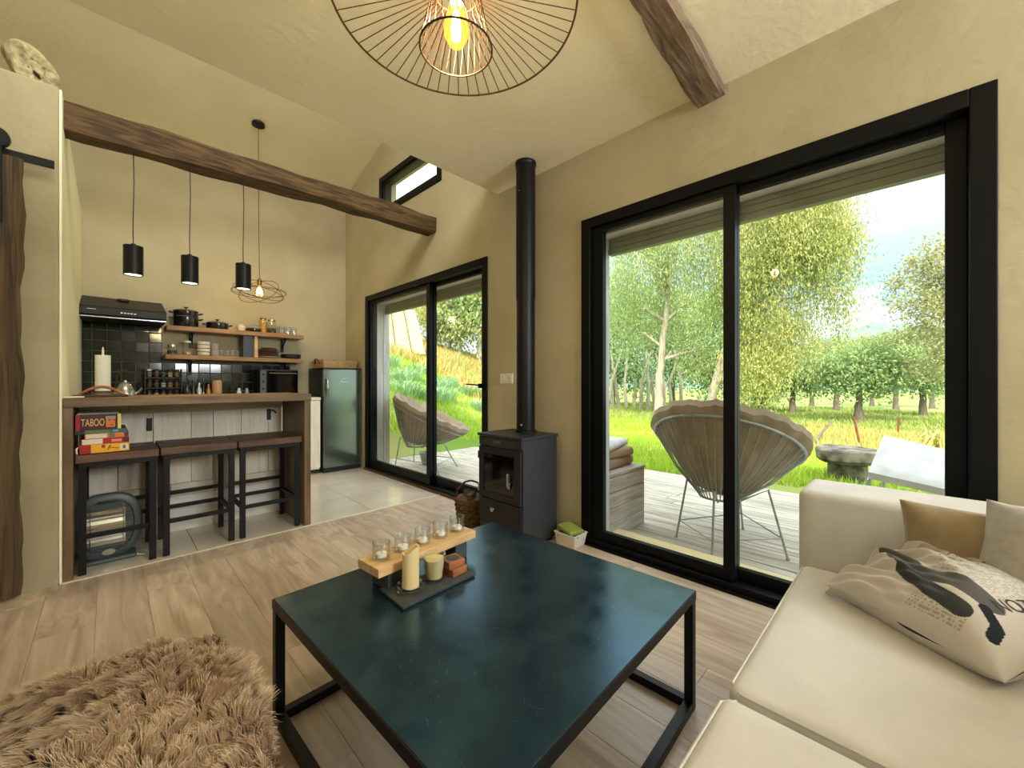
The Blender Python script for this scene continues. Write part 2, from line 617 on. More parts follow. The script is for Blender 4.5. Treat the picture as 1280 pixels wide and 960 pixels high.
def chamfer_plate(w, l, h, c):
    """a plate whose upper edges are cut back by c, standing on z=0"""
    m = MB()
    x, y = w / 2, l / 2
    vs_ = [(-x, -y, 0), (x, -y, 0), (x, y, 0), (-x, y, 0), (-x, -y, h - c), (x, -y, h - c), (x, y, h - c), (-x, y, h - c),
           (-x + c, -y + c, h), (x - c, -y + c, h), (x - c, y - c, h), (-x + c, y - c, h)]
    fs = [(0, 3, 2, 1), (0, 1, 5, 4), (1, 2, 6, 5), (2, 3, 7, 6), (3, 0, 4, 7), (4, 5, 9, 8), (5, 6, 10, 9), (6, 7, 11, 10), (7, 4, 8, 11), (8, 9, 10, 11)]
    return m.add(vs_, fs)


def numpy_mesh(name, verts, faces_flat, per, mat, parent=None, loc=None, attrs=None, smooth=False):
    me = bpy.data.meshes.new(name)
    nv, nf = len(verts), len(faces_flat) // per
    me.vertices.add(nv)
    me.vertices.foreach_set('co', np.ascontiguousarray(verts, dtype=np.float32).ravel())
    me.loops.add(len(faces_flat))
    me.loops.foreach_set('vertex_index', np.ascontiguousarray(faces_flat, dtype=np.int32))
    me.polygons.add(nf)
    me.polygons.foreach_set('loop_start', np.arange(0, nf * per, per, dtype=np.int32))
    if smooth:
        me.polygons.foreach_set('use_smooth', np.ones(nf, dtype=bool))
    me.update(calc_edges=True)
    for k, a in (attrs or {}).items():
        at = me.attributes.new(k, 'FLOAT', 'POINT')
        at.data.foreach_set('value', np.ascontiguousarray(a, dtype=np.float32))
    me.materials.append(mat)
    o = bpy.data.objects.new(name, me)
    COL.objects.link(o)
    if parent is not None:
        o.parent = parent
    if loc is not None:
        o.location = loc
    return o


def text_mesh(body, size):
    """outline of a word as plain vertices and faces in the XY plane"""
    cu = bpy.data.curves.new('lettering', 'FONT')
    cu.body = body
    cu.size = size
    cu.align_x = 'LEFT'
    ob = bpy.data.objects.new('lettering', cu)
    COL.objects.link(ob)
    dg = bpy.context.evaluated_depsgraph_get()
    me = bpy.data.meshes.new_from_object(ob.evaluated_get(dg))
    vs_ = [tuple(v.co) for v in me.vertices]
    fs = [tuple(p.vertices) for p in me.polygons]
    bpy.data.objects.remove(ob)
    bpy.data.meshes.remove(me)
    bpy.data.curves.remove(cu)
    return vs_, fs


def wordplate(body, size, fn, name, mat, parent):
    """letters laid on a surface: fn maps the flat (x, y) of the word to world"""
    vs_, fs = text_mesh(body, size)
    m = MB()
    m.add([fn(x, y) for x, y, z in vs_], fs)
    return m.build(name, mat, parent, fix=False)


# ================================================================== the setting
XW = 2.315           # inner face of the wall with the windows
XE = 2.535           # its outer face
YB = 5.57            # inner face of the kitchen back wall
YP = 3.29            # front of the partition, joint of the two floors


def roof_z(y):
    return 3.655 + 0.31 * (YB - y)


# wooden floor of single planks
fl = MB(); fl.box(-2.8, XE, -2.8, YP, -0.12, -0.012)
floor = tag(fl.build('floor', SUBFLOOR), 'laminate oak plank floor of the living room', kind='structure')
PW, PL = 0.186, 1.26
plank_me = mesh_of(chamfer_plate(PW - 0.0008, PL - 0.0008, 0.012, 0.0009), 'plank', OAK)
for i in range(-15, 13):
    xc = -0.043 + (i + 0.5) * PW
    if xc - PW / 2 > XW + 0.02 or xc + PW / 2 < -2.7:
        continue
    off = (0.0, 0.43, 0.84, 0.2, 0.63)[i % 5]
    y1 = YP - 0.006
    first = True
    while y1 > -2.65:
        y0 = y1 - (off if first and off > 0.05 else PL)
        first = False
        l = y1 - y0
        o = piece(plank_me, 'plank', (xc - floor.location.x, (y0 + y1) / 2 - floor.location.y, -0.012 - floor.location.z), floor)
        if l < PL - 0.01:
            o.scale = (1, l / PL, 1)
        y1 = y0

# tiled kitchen floor
tf = MB(); tf.box(-0.4, XE, YP, YB + 0.1, -0.12, -0.010)
kfloor = tag(tf.build('floor', GROUT), 'large beige tiles on the kitchen floor', kind='structure')
tile_me = mesh_of(chamfer_plate(0.596, 0.596, 0.010, 0.0012), 'tile', TILE)
for i in range(5):
    for j in range(4):
        x = -0.189 + 0.3 + i * 0.6
        y = YP + 0.02 + 0.3 + j * 0.6
        if x - 0.3 < XW:
            w0, w1 = max(-0.189, x - 0.3), min(XW + 0.01, x + 0.3)
            o = piece(tile_me, 'tile', ((w0 + w1) / 2 - kfloor.location.x, y - kfloor.location.y, -0.010 - kfloor.location.z), kfloor)
            o.scale = ((w1 - w0) / 0.6, 1, 1)
s = MB(); s.box(-0.189, XW, YP - 0.008, YP + 0.014, -0.01, 0.004)
tag(s.build('trim_1', STRIP, bevel=0.002), 'pale strip between wooden floor and kitchen tiles', kind='structure')

# wall with the windows
DOOR = (2.61, 4.95, 0.0, 2.19)
WIN = (-0.215, 1.63, 0.0, 2.215)
CLR = (3.294, 4.575, 3.09, 3.555)
w = MB()
for y0, y1, z0, z1 in ((-2.8, WIN[0], -0.12, 2.95), (WIN[0], WIN[1], WIN[3], 2.95), (WIN[1], DOOR[0], -0.12, 2.95), (DOOR[0], DOOR[1], DOOR[3], 2.95),
                       (DOOR[1], YB + 0.22, -0.12, 2.95), (-2.8, 5.79, 2.95, CLR[2]), (-2.8, CLR[0], CLR[2], CLR[3]), (CLR[1], 5.79, CLR[2], CLR[3])):
    w.box(XW, XE, y0, y1, z0, z1)
for a in (WIN, DOOR):
    w.box(XW, XE, a[0], a[1], -0.12, 0.0)
w.prism([(-2.8, CLR[3]), (5.79, CLR[3]), (5.79, roof_z(5.79) + 0.1), (1.0, roof_z(1.0) + 0.1), (-2.8, 3.9)], XW, XE)
tag(w.build('wall_right', PLASTER), 'ochre plaster wall that holds the two glazed openings and the clerestory', kind='structure')

# kitchen back wall with tiled splashback
w = MB(); w.box(-3.0, XE, YB, YB + 0.22, -0.12, 3.95)
wall_back = tag(w.build('wall_back', PLASTER), 'ochre plaster wall behind the kitchen shelves', kind='structure')
g = MB()
g.box(-0.19, 0.395, YB - 0.004, YB, 0.90, 1.86)
g.box(0.395, 1.62, YB - 0.004, YB, 0.90, 1.36)
sb = g.build('splashback', TILEGROUT, wall_back)
bt = MB()
h = 0.0488
bt.add([(-h, 0, -h), (h, 0, -h), (h, 0, h), (-h, 0, h), (-h + .003, -.007, -h + .003), (h - .003, -.007, -h + .003), (h - .003, -.007, h - .003), (-h + .003, -.007, h - .003)],
       [(0, 1, 2, 3), (4, 7, 6, 5), (0, 4, 5, 1), (1, 5, 6, 2), (2, 6, 7, 3), (3, 7, 4, 0)])
bt_me = mesh_of(bt, 'tile', BACKTILE)
for i in range(18):
    for j in range(9):
        x, z = -0.165 + i * 0.1015, 0.95 + j * 0.1015
        if i > 5 and j > 3:
            continue
        o = piece(bt_me, 'tile', (x - wall_back.location.x, YB - 0.004 - wall_back.location.y, z - wall_back.location.z), sb)
        o.location = Vector(o.location) - sb.location
        o.rotation_euler = (random.uniform(-.012, .012), 0, random.uniform(-.012, .012))

# partition block and its front
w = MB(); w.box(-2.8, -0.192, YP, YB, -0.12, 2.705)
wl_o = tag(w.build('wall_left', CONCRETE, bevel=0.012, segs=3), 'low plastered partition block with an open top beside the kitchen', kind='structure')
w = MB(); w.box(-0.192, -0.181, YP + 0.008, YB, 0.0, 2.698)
w.build('lit_plaster_face', ENDWALL, wl_o, bevel=0.003)
w = MB(); w.box(-3.0, -2.8, -2.8, 5.8, -0.12, 5.3)
tag(w.build('wall_west', PLASTER), 'plain plaster wall on the far side of the room', kind='structure')
w = MB()
for x0, x1, z0, z1 in ((-2.8, 1.05, -0.12, 2.7), (2.25, XE, -0.12, 2.7), (1.05, 2.25, -0.12, 1.5), (1.05, 2.25, 2.6, 2.7), (-2.8, XE, 2.7, 3.95)):
    w.box(x0, x1, -3.0, -2.8, z0, z1)
tag(w.build('wall_rear', PLASTER), 'plaster wall behind the sofa with an opening added for the fill lamp', kind='structure')  # unseen opening made up to hold the rear fill lamp

# ceilings
w = MB(); w.box(-2.8, XW, -2.8, 2.487, 2.685, 2.93)
tag(w.build('ceiling', CEIL), 'flat pale plaster ceiling over the living room', kind='structure')
w = MB()
w.hexa([(-3, 5.85, roof_z(5.85)), (2.7, 5.85, roof_z(5.85)), (2.7, 0.9, roof_z(0.9)), (-3, 0.9, roof_z(0.9)),
        (-3, 5.85, roof_z(5.85) + .2), (2.7, 5.85, roof_z(5.85) + .2), (2.7, 0.9, roof_z(0.9) + .2), (-3, 0.9, roof_z(0.9) + .2)])
w.hexa([(-3, 0.9, roof_z(0.9)), (2.7, 0.9, roof_z(0.9)), (2.7, -3.1, 3.85), (-3, -3.1, 3.85),
        (-3, 0.9, roof_z(0.9) + .2), (2.7, 0.9, roof_z(0.9) + .2), (2.7, -3.1, 4.05), (-3, -3.1, 4.05)])
tag(w.build('ceiling', CEIL), 'sloping plaster ceiling above the kitchen', kind='structure')


# sliding windows
def ring(mb, x0, x1, y0, y1, z0, z1, l, r, b, t):
    mb.box(x0, x1, y0, y0 + r, z0, z1)
    mb.box(x0, x1, y1 - l, y1, z0, z1)
    mb.box(x0, x1, y0 + r, y1 - l, z0, z0 + b)
    mb.box(x0, x1, y0 + r, y1 - l, z1 - t, z1)


def slider(name, label, y0, y1, z1, ym, wl_, wr, bot, top):
    root = thing(name, label, None, (XW, (y0 + y1) / 2, 0), kind='structure')
    m = MB()
    ring(m, XW - 0.012, XE - 0.10, y0, y1, 0.0, z1, 0.07, 0.07, 0.045, 0.07)
    m.build('frame', BLACK, root, bevel=0.004)
    # inner sash (farther half) and outer sash
    for nm, xs, a, b, l, r in (('sash', (XW + 0.012, XW + 0.052), ym - 0.03, y1 - 0.07, wl_, 0.058), ('sash', (XW + 0.064, XW + 0.104), y0 + 0.07, ym + 0.03, 0.058, wr)):
        m = MB()
        ring(m, xs[0], xs[1], a, b, 0.045, z1 - 0.07, l, r, bot, top)
        sash = m.build(nm, BLACK, root, bevel=0.003)
        p = MB()
        xm = (xs[0] + xs[1]) / 2
        p.box(xm - 0.004, xm + 0.004, a + r - 0.01, b - l + 0.01, 0.045 + bot - 0.01, z1 - 0.07 - top + 0.01)
        p.build('pane', PANE, sash)
    return root


win = slider('window_1', 'wide black sliding window beside the sofa', WIN[0], WIN[1], WIN[3], 0.70, 0.09, 0.06, 0.06, 0.036)
door = slider('door_1', 'black sliding glass door between kitchen and stove', DOOR[0], DOOR[1], DOOR[3], 3.555, 0.035, 0.05, 0.09, 0.03)
m = MB()
m.box(XW - 0.05, XW + 0.012, 2.665, 2.685, 1.05, 1.09)
m.bar((XW - 0.05, 2.66, 1.075), (XW - 0.06, 2.83, 1.085), 0.02, 0.012)
m.build('handle', BLACK, door, bevel=0.004)
m = MB(); m.box(XW - 0.03, XW + 0.0, DOOR[0], DOOR[1], -0.004, 0.022)
tag(m.build('trim_2', STOOLWOOD), 'brown sill strip along the foot of the sliding door', kind='structure')
m = MB(); m.box(XW - 0.035, XW - 0.012, WIN[0], WIN[1], -0.004, 0.012)
tag(m.build('trim_3', BLACK), 'thin black floor strip under the wide window', kind='structure')
cl = thing('window_2', 'narrow black clerestory window high under the sloping ceiling', None, (XW, 3.93, 3.09), kind='structure')
m = MB()
ring(m, XW - 0.012, XE - 0.10, CLR[0], CLR[1], CLR[2], CLR[3], 0.065, 0.065, 0.065, 0.065)
m.build('frame', BLACK, cl, bevel=0.004)
m = MB(); ring(m, XW + .001, XW + .03, CLR[0] + .06, CLR[1] - .06, CLR[2] + .06, CLR[3] - .06, .03, .03, .03, .03)
m.build('sash', BLACK, cl)
m = MB(); m.box(XW + 0.012, XW + 0.018, CLR[0] + .06, CLR[1] - .06, CLR[2] + .06, CLR[3] - .06)
m.build('pane', PANE, cl)

# outside reveals, shutters and thresholds of both openings
for k, (a, lab) in enumerate(((WIN, 'wide window'), (DOOR, 'sliding door'))):
    rv = thing('trim_%d' % (4 + k), 'weathered grey cladding boards lining the outer reveal of the ' + lab, None, (XE, a[1], 0), kind='structure')
    for x0, x1 in (((XW + 0.125, XW + 0.165), (XW + 0.169, XE + 0.02)) if k == 0 else ((XW + 0.125, XW + 0.212), (XW + 0.216, XW + 0.30))):
        m = MB(); m.box(x0, x1, a[1] - 0.055 - 0.015 * (k == 0), a[1] - 0.002, 0.0, a[3] - 0.02)
        m.build('board', CLADDING, rv, bevel=0.003)
        m = MB(); m.box(x0, x1, a[0] + 0.002, a[0] + 0.05, 0.0, a[3] - 0.02)
        m.build('board', CLADDING, rv, bevel=0.003)
    m = MB(); m.box(XW + 0.122, XE + 0.06, a[0] + .05, a[1] - .07, a[3] - 0.09, a[3] - 0.02)
    m.build('soffit', SOFFIT, rv)
    sh = thing('roller_shutter', 'rolled up olive slatted shutter outside the ' + lab, 'shutter', (XE, (a[0] + a[1]) / 2, a[3] - 0.2))
    for i in range(3):
        m = MB(); m.box(XE + 0.0 + 0.004 * i, XE + 0.05, a[0] - 0.05, a[1] - 0.072, a[3] - 0.205 + 0.042 * i, a[3] - 0.205 + 0.042 * i + 0.0395)
        m.build('slat', SHUTTER, sh, bevel=0.004)
    m = MB(); m.box(XW + 0.112, XE + 0.17, a[0] - 0.05, a[1] - .055, -0.05, 0.006)
    tag(m.build('trim_%d' % (6 + k), THRESH, bevel=0.004), 'pale pine threshold board outside the ' + lab, kind='structure')


# ================================================================== beams
def rough_beam(name, label, p0, p1, h0, h1, wd, seed, mat=OLDBEAM, bend=0.0, n=26, side=Vector((0, 1, 0))):
    """hewn timber from p0 to p1 (centre line), height h0..h1, width wd"""
    rng = random.Random(seed)
    p0, p1 = Vector(p0), Vector(p1)
    d = (p1 - p0).normalized()
    up = side.cross(d) if side.cross(d).z > 0 else d.cross(side)
    m = MB()
    prof = [(-.5, -.40), (-.42, -.5), (.42, -.5), (.5, -.40), (.5, .40), (.42, .5), (-.42, .5), (-.5, .40)]
    ws = [rng.uniform(-1, 1) for _ in range(40)]
    vs_, fs = [], []
    for i in range(n + 1):
        t = i / n
        c = p0.lerp(p1, t) + up * (bend * math.sin(PI * t))
        h = h0 + (h1 - h0) * t
        for j, (a, b) in enumerate(prof):
            q = 0.007 * math.sin(t * 9 + ws[j] * 6) + 0.004 * math.sin(t * 31 + ws[j + 8] * 6) + rng.uniform(-.0025, .0025)
            vs_.append(c + side * (a * (wd + 2 * q)) + up * (b * (h + 2 * q)))
    k = len(prof)
    for i in range(n):
        for j in range(k):
            fs.append((i * k + j, i * k + (j + 1) % k, (i + 1) * k + (j + 1) % k, (i + 1) * k + j))
    fs.append(tuple(range(k - 1, -1, -1)))
    fs.append(tuple(n * k + j for j in range(k)))
    m.add(vs_, fs)
    return tag(m.build(name, mat), label, 'beam')


rough_beam('timber_beam', 'old hewn timber beam spanning above the breakfast bar with three black lamps on it', (-0.22, 3.475, 2.612), (2.33, 3.465, 2.675), 0.152, 0.148, 0.16, 3, bend=0.012)
rough_beam('timber_beam', 'short weathered timber beam set under the flat ceiling by the wide window', (0.2, 0.70, 2.672), (2.33, 0.79, 2.672), 0.09, 0.09, 0.135, 11, side=Vector((-0.042, 0.999, 0)), mat=M('grey_beam', C(92, 76, 58), C(146, 124, 100), rough=0.85, scale=(1.2, 10, 10), nscale=3.0, detail=8, lo=0.35, hi=0.7, bump=0.7, distort=1.2))

# barn door of a rough slab, with its rail
bd = thing('barn_door', 'dark live edge slab door hanging in front of the plaster partition', 'door', (-0.62, 3.25, 0.02))
m = MB()
rng = random.Random(5)
n = 40
edge = [-0.318 + 0.010 * (i / n) + 0.006 * math.sin(i * 0.42) + 0.004 * math.sin(i * 1.3) + rng.uniform(-.0015, .0015) for i in range(n + 1)]
vs_, fs = [], []
for i in range(n + 1):
    z = 0.015 + 2.225 * i / n
    e_ = edge[i]
    vs_ += [(-1.0, 3.215, z), (e_ - 0.018, 3.215, z), (e_, 3.232, z), (e_ - 0.005, 3.266, z), (-1.0, 3.27, z)]
for i in range(n):
    for j in range(5):
        fs.append((i * 5 + j, i * 5 + (j + 1) % 5, (i + 1) * 5 + (j + 1) % 5, (i + 1) * 5 + j))
fs += [(4, 3, 2, 1, 0), tuple(n * 5 + j for j in range(5))]
m.add(vs_, fs)
m.build('slab', DOORWOOD, bd)
m = MB(); m.box(-0.42, -0.375, 3.200, 3.214, 1.9, 2.30); m.build('strap', BLACKMETAL, bd, bevel=0.002)
m = MB(); m.tube([(-0.398, 3.196, 2.315), (-0.398, 3.232, 2.315)], 0.05, 20); m.build('roller', BLACKMETAL, bd, bevel=0.003)
m = MB()
m.box(-1.3, -0.205, 3.236, 3.246, 2.235, 2.278)
tag(m.build('door_rail', BLACKMETAL, bevel=0.002), 'black flat iron rail fixed to the partition above the slab door', 'rail')

# carved stone on the partition
m = MB()
rng = random.Random(17)
NO, K = 40, [(-.030, .93), (-.022, 1.0), (.016, 1.0), (.026, .90), (.034, .66), (.038, .34)]
vs_, fs = [], []
for d_, k in K:
    for j in range(NO):
        a = 2 * PI * j / NO
        rx = .098 * (1 + .05 * math.sin(3 * a + .6) + .03 * math.sin(7 * a))
        rz = .118
        x, z = rx * math.cos(a) * k, max(-.088, rz * math.sin(a) * k)
        f_ = (.007 * math.sin(9 * a + 31 * k) + rng.uniform(-.004, .004)) if d_ > .02 else 0
        vs_.append((x - .022 * z / .1, -(d_ + f_), z + .088))
for i in range(len(K) - 1):
    for j in range(NO):
        fs.append((i * NO + j, i * NO + (j + 1) % NO, (i + 1) * NO + (j + 1) % NO, (i + 1) * NO + j))
fs += [tuple(range(NO - 1, -1, -1)), tuple(range((len(K) - 1) * NO, len(K) * NO))]
m.add(vs_, fs, True)
m.turn(Matrix.Translation((-0.292, 3.375, 2.706)) @ Matrix.Rotation(math.radians(24), 4, 'Z'))
stone_m = M('carved_stone', C(140, 128, 92), C(196, 186, 146), rough=0.9, nscale=30, bump=1.0)
st = tag(m.build('carved_stone', stone_m), 'pale rough carved stone standing on top of the partition', 'ornament')
st.rotation_euler = (0, 0, 0)
m = MB(); m.tube([(-0.285, 3.338, 2.770), (-0.272, 3.336, 2.752), (-0.262, 3.342, 2.738)], [0.004, 0.010, 0.004], 8)
m.build('hollow_shade', DARKBODY, st)  # solid dark piece painted in for the shade of a carved recess

# ================================================================== breakfast bar
bar = thing('breakfast_bar', 'brown wooden breakfast bar with one end panel between living room and kitchen', 'bar', (0.46, 3.58, 0))
m = MB(); m.box(-0.180, 1.106, 3.298, 3.87, 0.96, 1.012); m.build('bar_top', BARWOOD, bar, bevel=0.004)
m = MB(); m.box(1.058, 1.104, 3.302, 3.865, 0.0, 0.96); m.build('end_panel', PANELWOOD, bar, bevel=0.003)
m = MB(); m.box(-0.180, -0.14, 3.302, 3.865, 0.0, 0.96); m.build('end_panel', PANELWOOD, bar, bevel=0.003)

kc = thing('peninsula_cabinet', 'whitewashed plank clad cabinet closing the back of the breakfast bar', 'cabinet', (0.46, 4.15, 0))
m = MB(); m.box(-0.138, 1.056, 3.89, 4.48, 0.0, 0.90); m.build('carcass', WHITE, kc)
m = MB(); m.box(-0.15, 1.07, 3.885, 4.50, 0.90, 0.93); m.build('worktop', BARWOOD, kc)
m = MB(); m.box(-0.138, 1.056, 3.868, 3.888, 0.0, 0.255); m.build('plinth', WHITE, kc)
m = MB(); m.box(-0.138, 1.0575, 3.858, 3.886, 0.938, 0.957); m.build('edge_strip', STRIP, kc)
m = MB(); m.box(-0.138, 0.10, 3.862, 3.888, 0.885, 0.937); m.build('plank', WHITEWASH_H, kc, bevel=0.002)
m = MB(); m.box(0.103, 1.0575, 3.862, 3.888, 0.885, 0.937); m.build('plank', WHITEWASH_H, kc, bevel=0.002)
m = MB(); m.box(-0.138, 0.32, 3.862, 3.888, 0.258, 0.35); m.build('plank', WHITEWASH_H, kc, bevel=0.002)
m = MB(); m.box(0.323, 1.0575, 3.862, 3.888, 0.258, 0.35); m.build('plank', WHITEWASH_H, kc, bevel=0.002)
xs = [-0.138, 0.045, 0.225, 0.44, 0.575, 0.76, 0.955, 1.0575]
for a, b in zip(xs, xs[1:]):
    m = MB(); m.box(a + .0018, b - .0018, 3.861 + random.uniform(0, .004), 3.888, 0.353, 0.882)
    m.build('plank', WHITEWASH, kc, bevel=0.0015)
for x, z in ((0.205, 0.80), (0.955, 0.83)):
    m = MB(); m.box(x - 0.014, x + 0.014, 3.848, 3.863, z - 0.045, z + 0.045)
    if x > .5: m.tube([(x, 3.842, z + .03), (x + 0.03, 3.838, z + .035), (x + .05, 3.842, z + .01)], .006, 6)
    m.build('iron_catch', BLACKMETAL, kc)

# bar stools
def bar_stool(x0, x1, label):
    y0, y1 = 3.335, 3.775
    r = thing('bar_stool', label, 'stool', ((x0 + x1) / 2, (y0 + y1) / 2, 0), 'stools along the breakfast bar')
    w3 = (y1 - y0) / 3
    for i in range(3):
        m = MB(); m.box(x0, x1, y0 + i * w3 + .001, y0 + (i + 1) * w3 - .001, 0.640 + random.uniform(0, .001), 0.688 + random.uniform(-.002, .002))
        m.build('seat_board', STOOLWOOD, r, bevel=0.004)
    q = 0.033
    for sx in (0, 1):
        for sy in (0, 1):
            m = MB()
            lx = x0 + 0.012 + sx * (x1 - x0 - q - 0.024)
            ly = y0 + 0.012 + sy * (y1 - y0 - q - 0.024)
            m.box(lx, lx + q, ly, ly + q, 0.001, 0.612)
            m.build('leg', BLACKMETAL, r, bevel=0.002)
    for z in (0.612,):
        m = MB(); ring2(m, x0 + .012, x1 - .012, y0 + .012, y1 - .012, z, z + .028, q); m.build('seat_frame', BLACKMETAL, r, bevel=0.002)
    for (a, b, c, d, z) in ((x0 + .045, x1 - .045, y0 + .018, y0 + .040, 0.215), (x0 + .045, x1 - .045, y1 - .040, y1 - .018, 0.215), (x0 + .045, x1 - .045, y1 - .040, y1 - .018, 0.315),
                            (x0 + .018, x0 + .040, y0 + .045, y1 - .045, 0.215), (x1 - .040, x1 - .018, y0 + .045, y1 - .045, 0.215)):
        m = MB(); m.box(a, b, c, d, z - .013, z + .013); m.build('rail', BLACKMETAL, r, bevel=0.002)
    return r


def ring2(mb, x0, x1, y0, y1, z0, z1, q):
    mb.box(x0, x1, y0, y0 + q, z0, z1); mb.box(x0, x1, y1 - q, y1, z0, z1)
    mb.box(x0, x0 + q, y0 + q, y1 - q, z0, z1); mb.box(x1 - q, x1, y0 + q, y1 - q, z0, z1)


bar_stool(-0.135, 0.222, 'dark wooden stool with black metal frame carrying the stack of game boxes')
bar_stool(0.230, 0.632, 'empty dark wooden stool with black metal frame, middle one of three')
bar_stool(0.640, 1.052, 'empty dark wooden stool beside the end panel of the breakfast bar')

# game boxes
GX = {}


def game_box(label, x0, x1, y0, y1, z0, z1, mat, deco=None, rot=0.0):
    m = MB(); m.box(x0, x1, y0, y1, z0, z1)
    o = m.build('game_box', mat, bevel=0.0015)
    tag(o, label, 'game', 'game boxes on the stool')
    o.rotation_euler = (0, 0, rot)
    for k_, d in enumerate(deco or []):
        nm, fx0, fx1, fz0, fz1, mt = d
        p = MB()
        p.box(x0 + (x1 - x0) * fx0, x0 + (x1 - x0) * fx1, y0 - 0.0006 - .0006 * k_, y0 + .002, z0 + (z1 - z0) * fz0, z0 + (z1 - z0) * fz1)
        p.build(nm, mt, o)
    return o


RED = M('box_red', C(168, 24, 22), rough=0.4); YEL = M('box_yellow', C(240, 176, 20), rough=0.4); ORG = M('box_orange', C(220, 120, 40), rough=0.4)
TEAL = M('box_teal', C(20, 96, 104), rough=0.4); GRN = M('box_green', C(92, 118, 76), rough=0.4); CRM = M('box_cream', C(226, 214, 190), rough=0.5)
DKRED = M('box_dark_red', C(78, 10, 14), rough=0.4); GOLD = M('box_gold', C(226, 190, 110), rough=0.4); PALEY = M('box_pale_yellow', C(232, 206, 110), rough=0.4)
NAVY = M('box_navy', C(18, 30, 48), rough=0.4); BRN = M('box_brown', C(92, 46, 34), rough=0.5)
Z0 = 0.691
b1 = game_box('yellow and red game box, lowest of the stack on the stool', -0.118, 0.088, 3.352, 3.62, Z0, Z0 + .05, YEL,
              [('print', .0, .22, .02, .98, RED), ('print', .43, .5, .55, .9, RED), ('print', .80, .97, .15, .85, CRM), ('print', .86, .92, .3, .7, GRN)])
m = MB(); m.tube([(-.004, 3.3495, Z0 + .014), (.002, 3.3495, Z0 + .036), (.008, 3.3495, Z0 + .040), (.003, 3.3495, Z0 + .024), (.018, 3.3495, Z0 + .026), (.032, 3.3495, Z0 + .022), (.042, 3.3495, Z0 + .026)], .0016, 5)
m.build('print', M('ink_brown', C(96, 40, 14)), b1)
b2 = game_box('red game box with cream half, second from the bottom of the stack', -0.112, 0.086, 3.350, 3.62, Z0 + .0505, Z0 + .083, RED,
              [('print', .02, .44, .05, .95, CRM), ('print', .62, .84, .25, .75, M('box_pink', C(230, 140, 110))), ('print', .88, 1.0, .05, .95, DKRED)])
b3 = game_box('orange game box with white end, third from the bottom of the stack', -0.098, 0.084, 3.352, 3.61, Z0 + .0835, Z0 + .112, ORG,
              [('print', .03, .5, .06, .94, CRM), ('print', .55, .68, .1, .9, GRN), ('print', .9, 1.0, .05, .95, DKRED)])
b4 = game_box('thin green and teal game box just under the dark red one', -0.135, 0.075, 3.352, 3.64, Z0 + .1125, Z0 + .134, GRN,
              [('print', .0, .18, .02, .98, NAVY), ('print', .66, .98, .02, .98, TEAL), ('print', .72, .84, .3, .8, M('box_sky', C(90, 170, 190)))])
b5 = game_box('dark red game box with cream title letters, topmost of the stack', -0.133, 0.052, 3.346, 3.66, Z0 + .1345, Z0 + .225, DKRED,
              [('print', .0, .09, .0, 1.0, RED), ('print', .92, 1.0, .02, .98, PALEY), ('print', .62, .90, .10, .92, M('box_black', C(24, 16, 16))),
               ('print', .655, .865, .14, .66, ORG), ('print', .645, .875, .66, .86, M('box_mauve', C(150, 140, 140)))])
wordplate('TABOO', 0.055, lambda x, y: (-0.112 + x * 0.50, 3.3438, Z0 + .158 + y * 1.08), 'lettering', GOLD, b5)
m = MB()
for a in (0.0045, 0.021):
    m = MB(); m.box(a - .004, a + .004, 3.3415, 3.346, Z0 + .186, Z0 + .192)
    m.build('print', NAVY, b5)
m = MB(); m.box(0.006, 0.018, 3.3415, 3.346, Z0 + .158, Z0 + .162)
m.build('print', NAVY, b5)
m = MB(); m.hexa([(-.128, 3.36, Z0 + .2255), (.046, 3.36, Z0 + .2255), (.046, 3.6, Z0 + .2255), (-.128, 3.6, Z0 + .2255), (-.128, 3.36, Z0 + .2285), (.046, 3.36, Z0 + .2265), (.046, 3.6, Z0 + .2265), (-.128, 3.6, Z0 + .2305)])
tag(m.build('leaflet', PAPER), 'white folded leaflet lying on the topmost game box', 'paper')
m = MB(); m.tube([(-.128, 3.355, Z0 + .002), (-.13, 3.35, Z0 + .03), (-.124, 3.352, Z0 + .04)], [.004, .005, .003], 8)
tag(m.build('dice_tube', WHITE), 'little white tube beside the lowest game box', 'tube')

# electric heater under the first stool
ht = thing('electric_heater', 'grey oval electric heater with wire guard on the floor under the stool', 'heater', (-0.005, 3.53, 0))
HX, HY_, HZ = -0.005, 3.545, 0.215


def oval(a, rx, rz, p=2.6):
    c, s_ = math.cos(a), math.sin(a)
    return (math.copysign(abs(c) ** (2 / p), c) * rx, math.copysign(abs(s_) ** (2 / p), s_) * rz)


m = MB()
rings = [(.150, .188, -.035), (.158, .197, -.028), (.158, .197, .02), (.135, .172, .05)]
vs_, fs = [], []
N = 40
for rx, rz, dy in rings:
    for j in range(N):
        x, z = oval(2 * PI * j / N, rx, rz)
        vs_.append((HX + x, HY_ + dy, HZ + z))
for i in range(3):
    for j in range(N):
        fs.append((i * N + j, i * N + (j + 1) % N, (i + 1) * N + (j + 1) % N, (i + 1) * N + j))
fs.append(tuple(range(3 * N, 4 * N)))
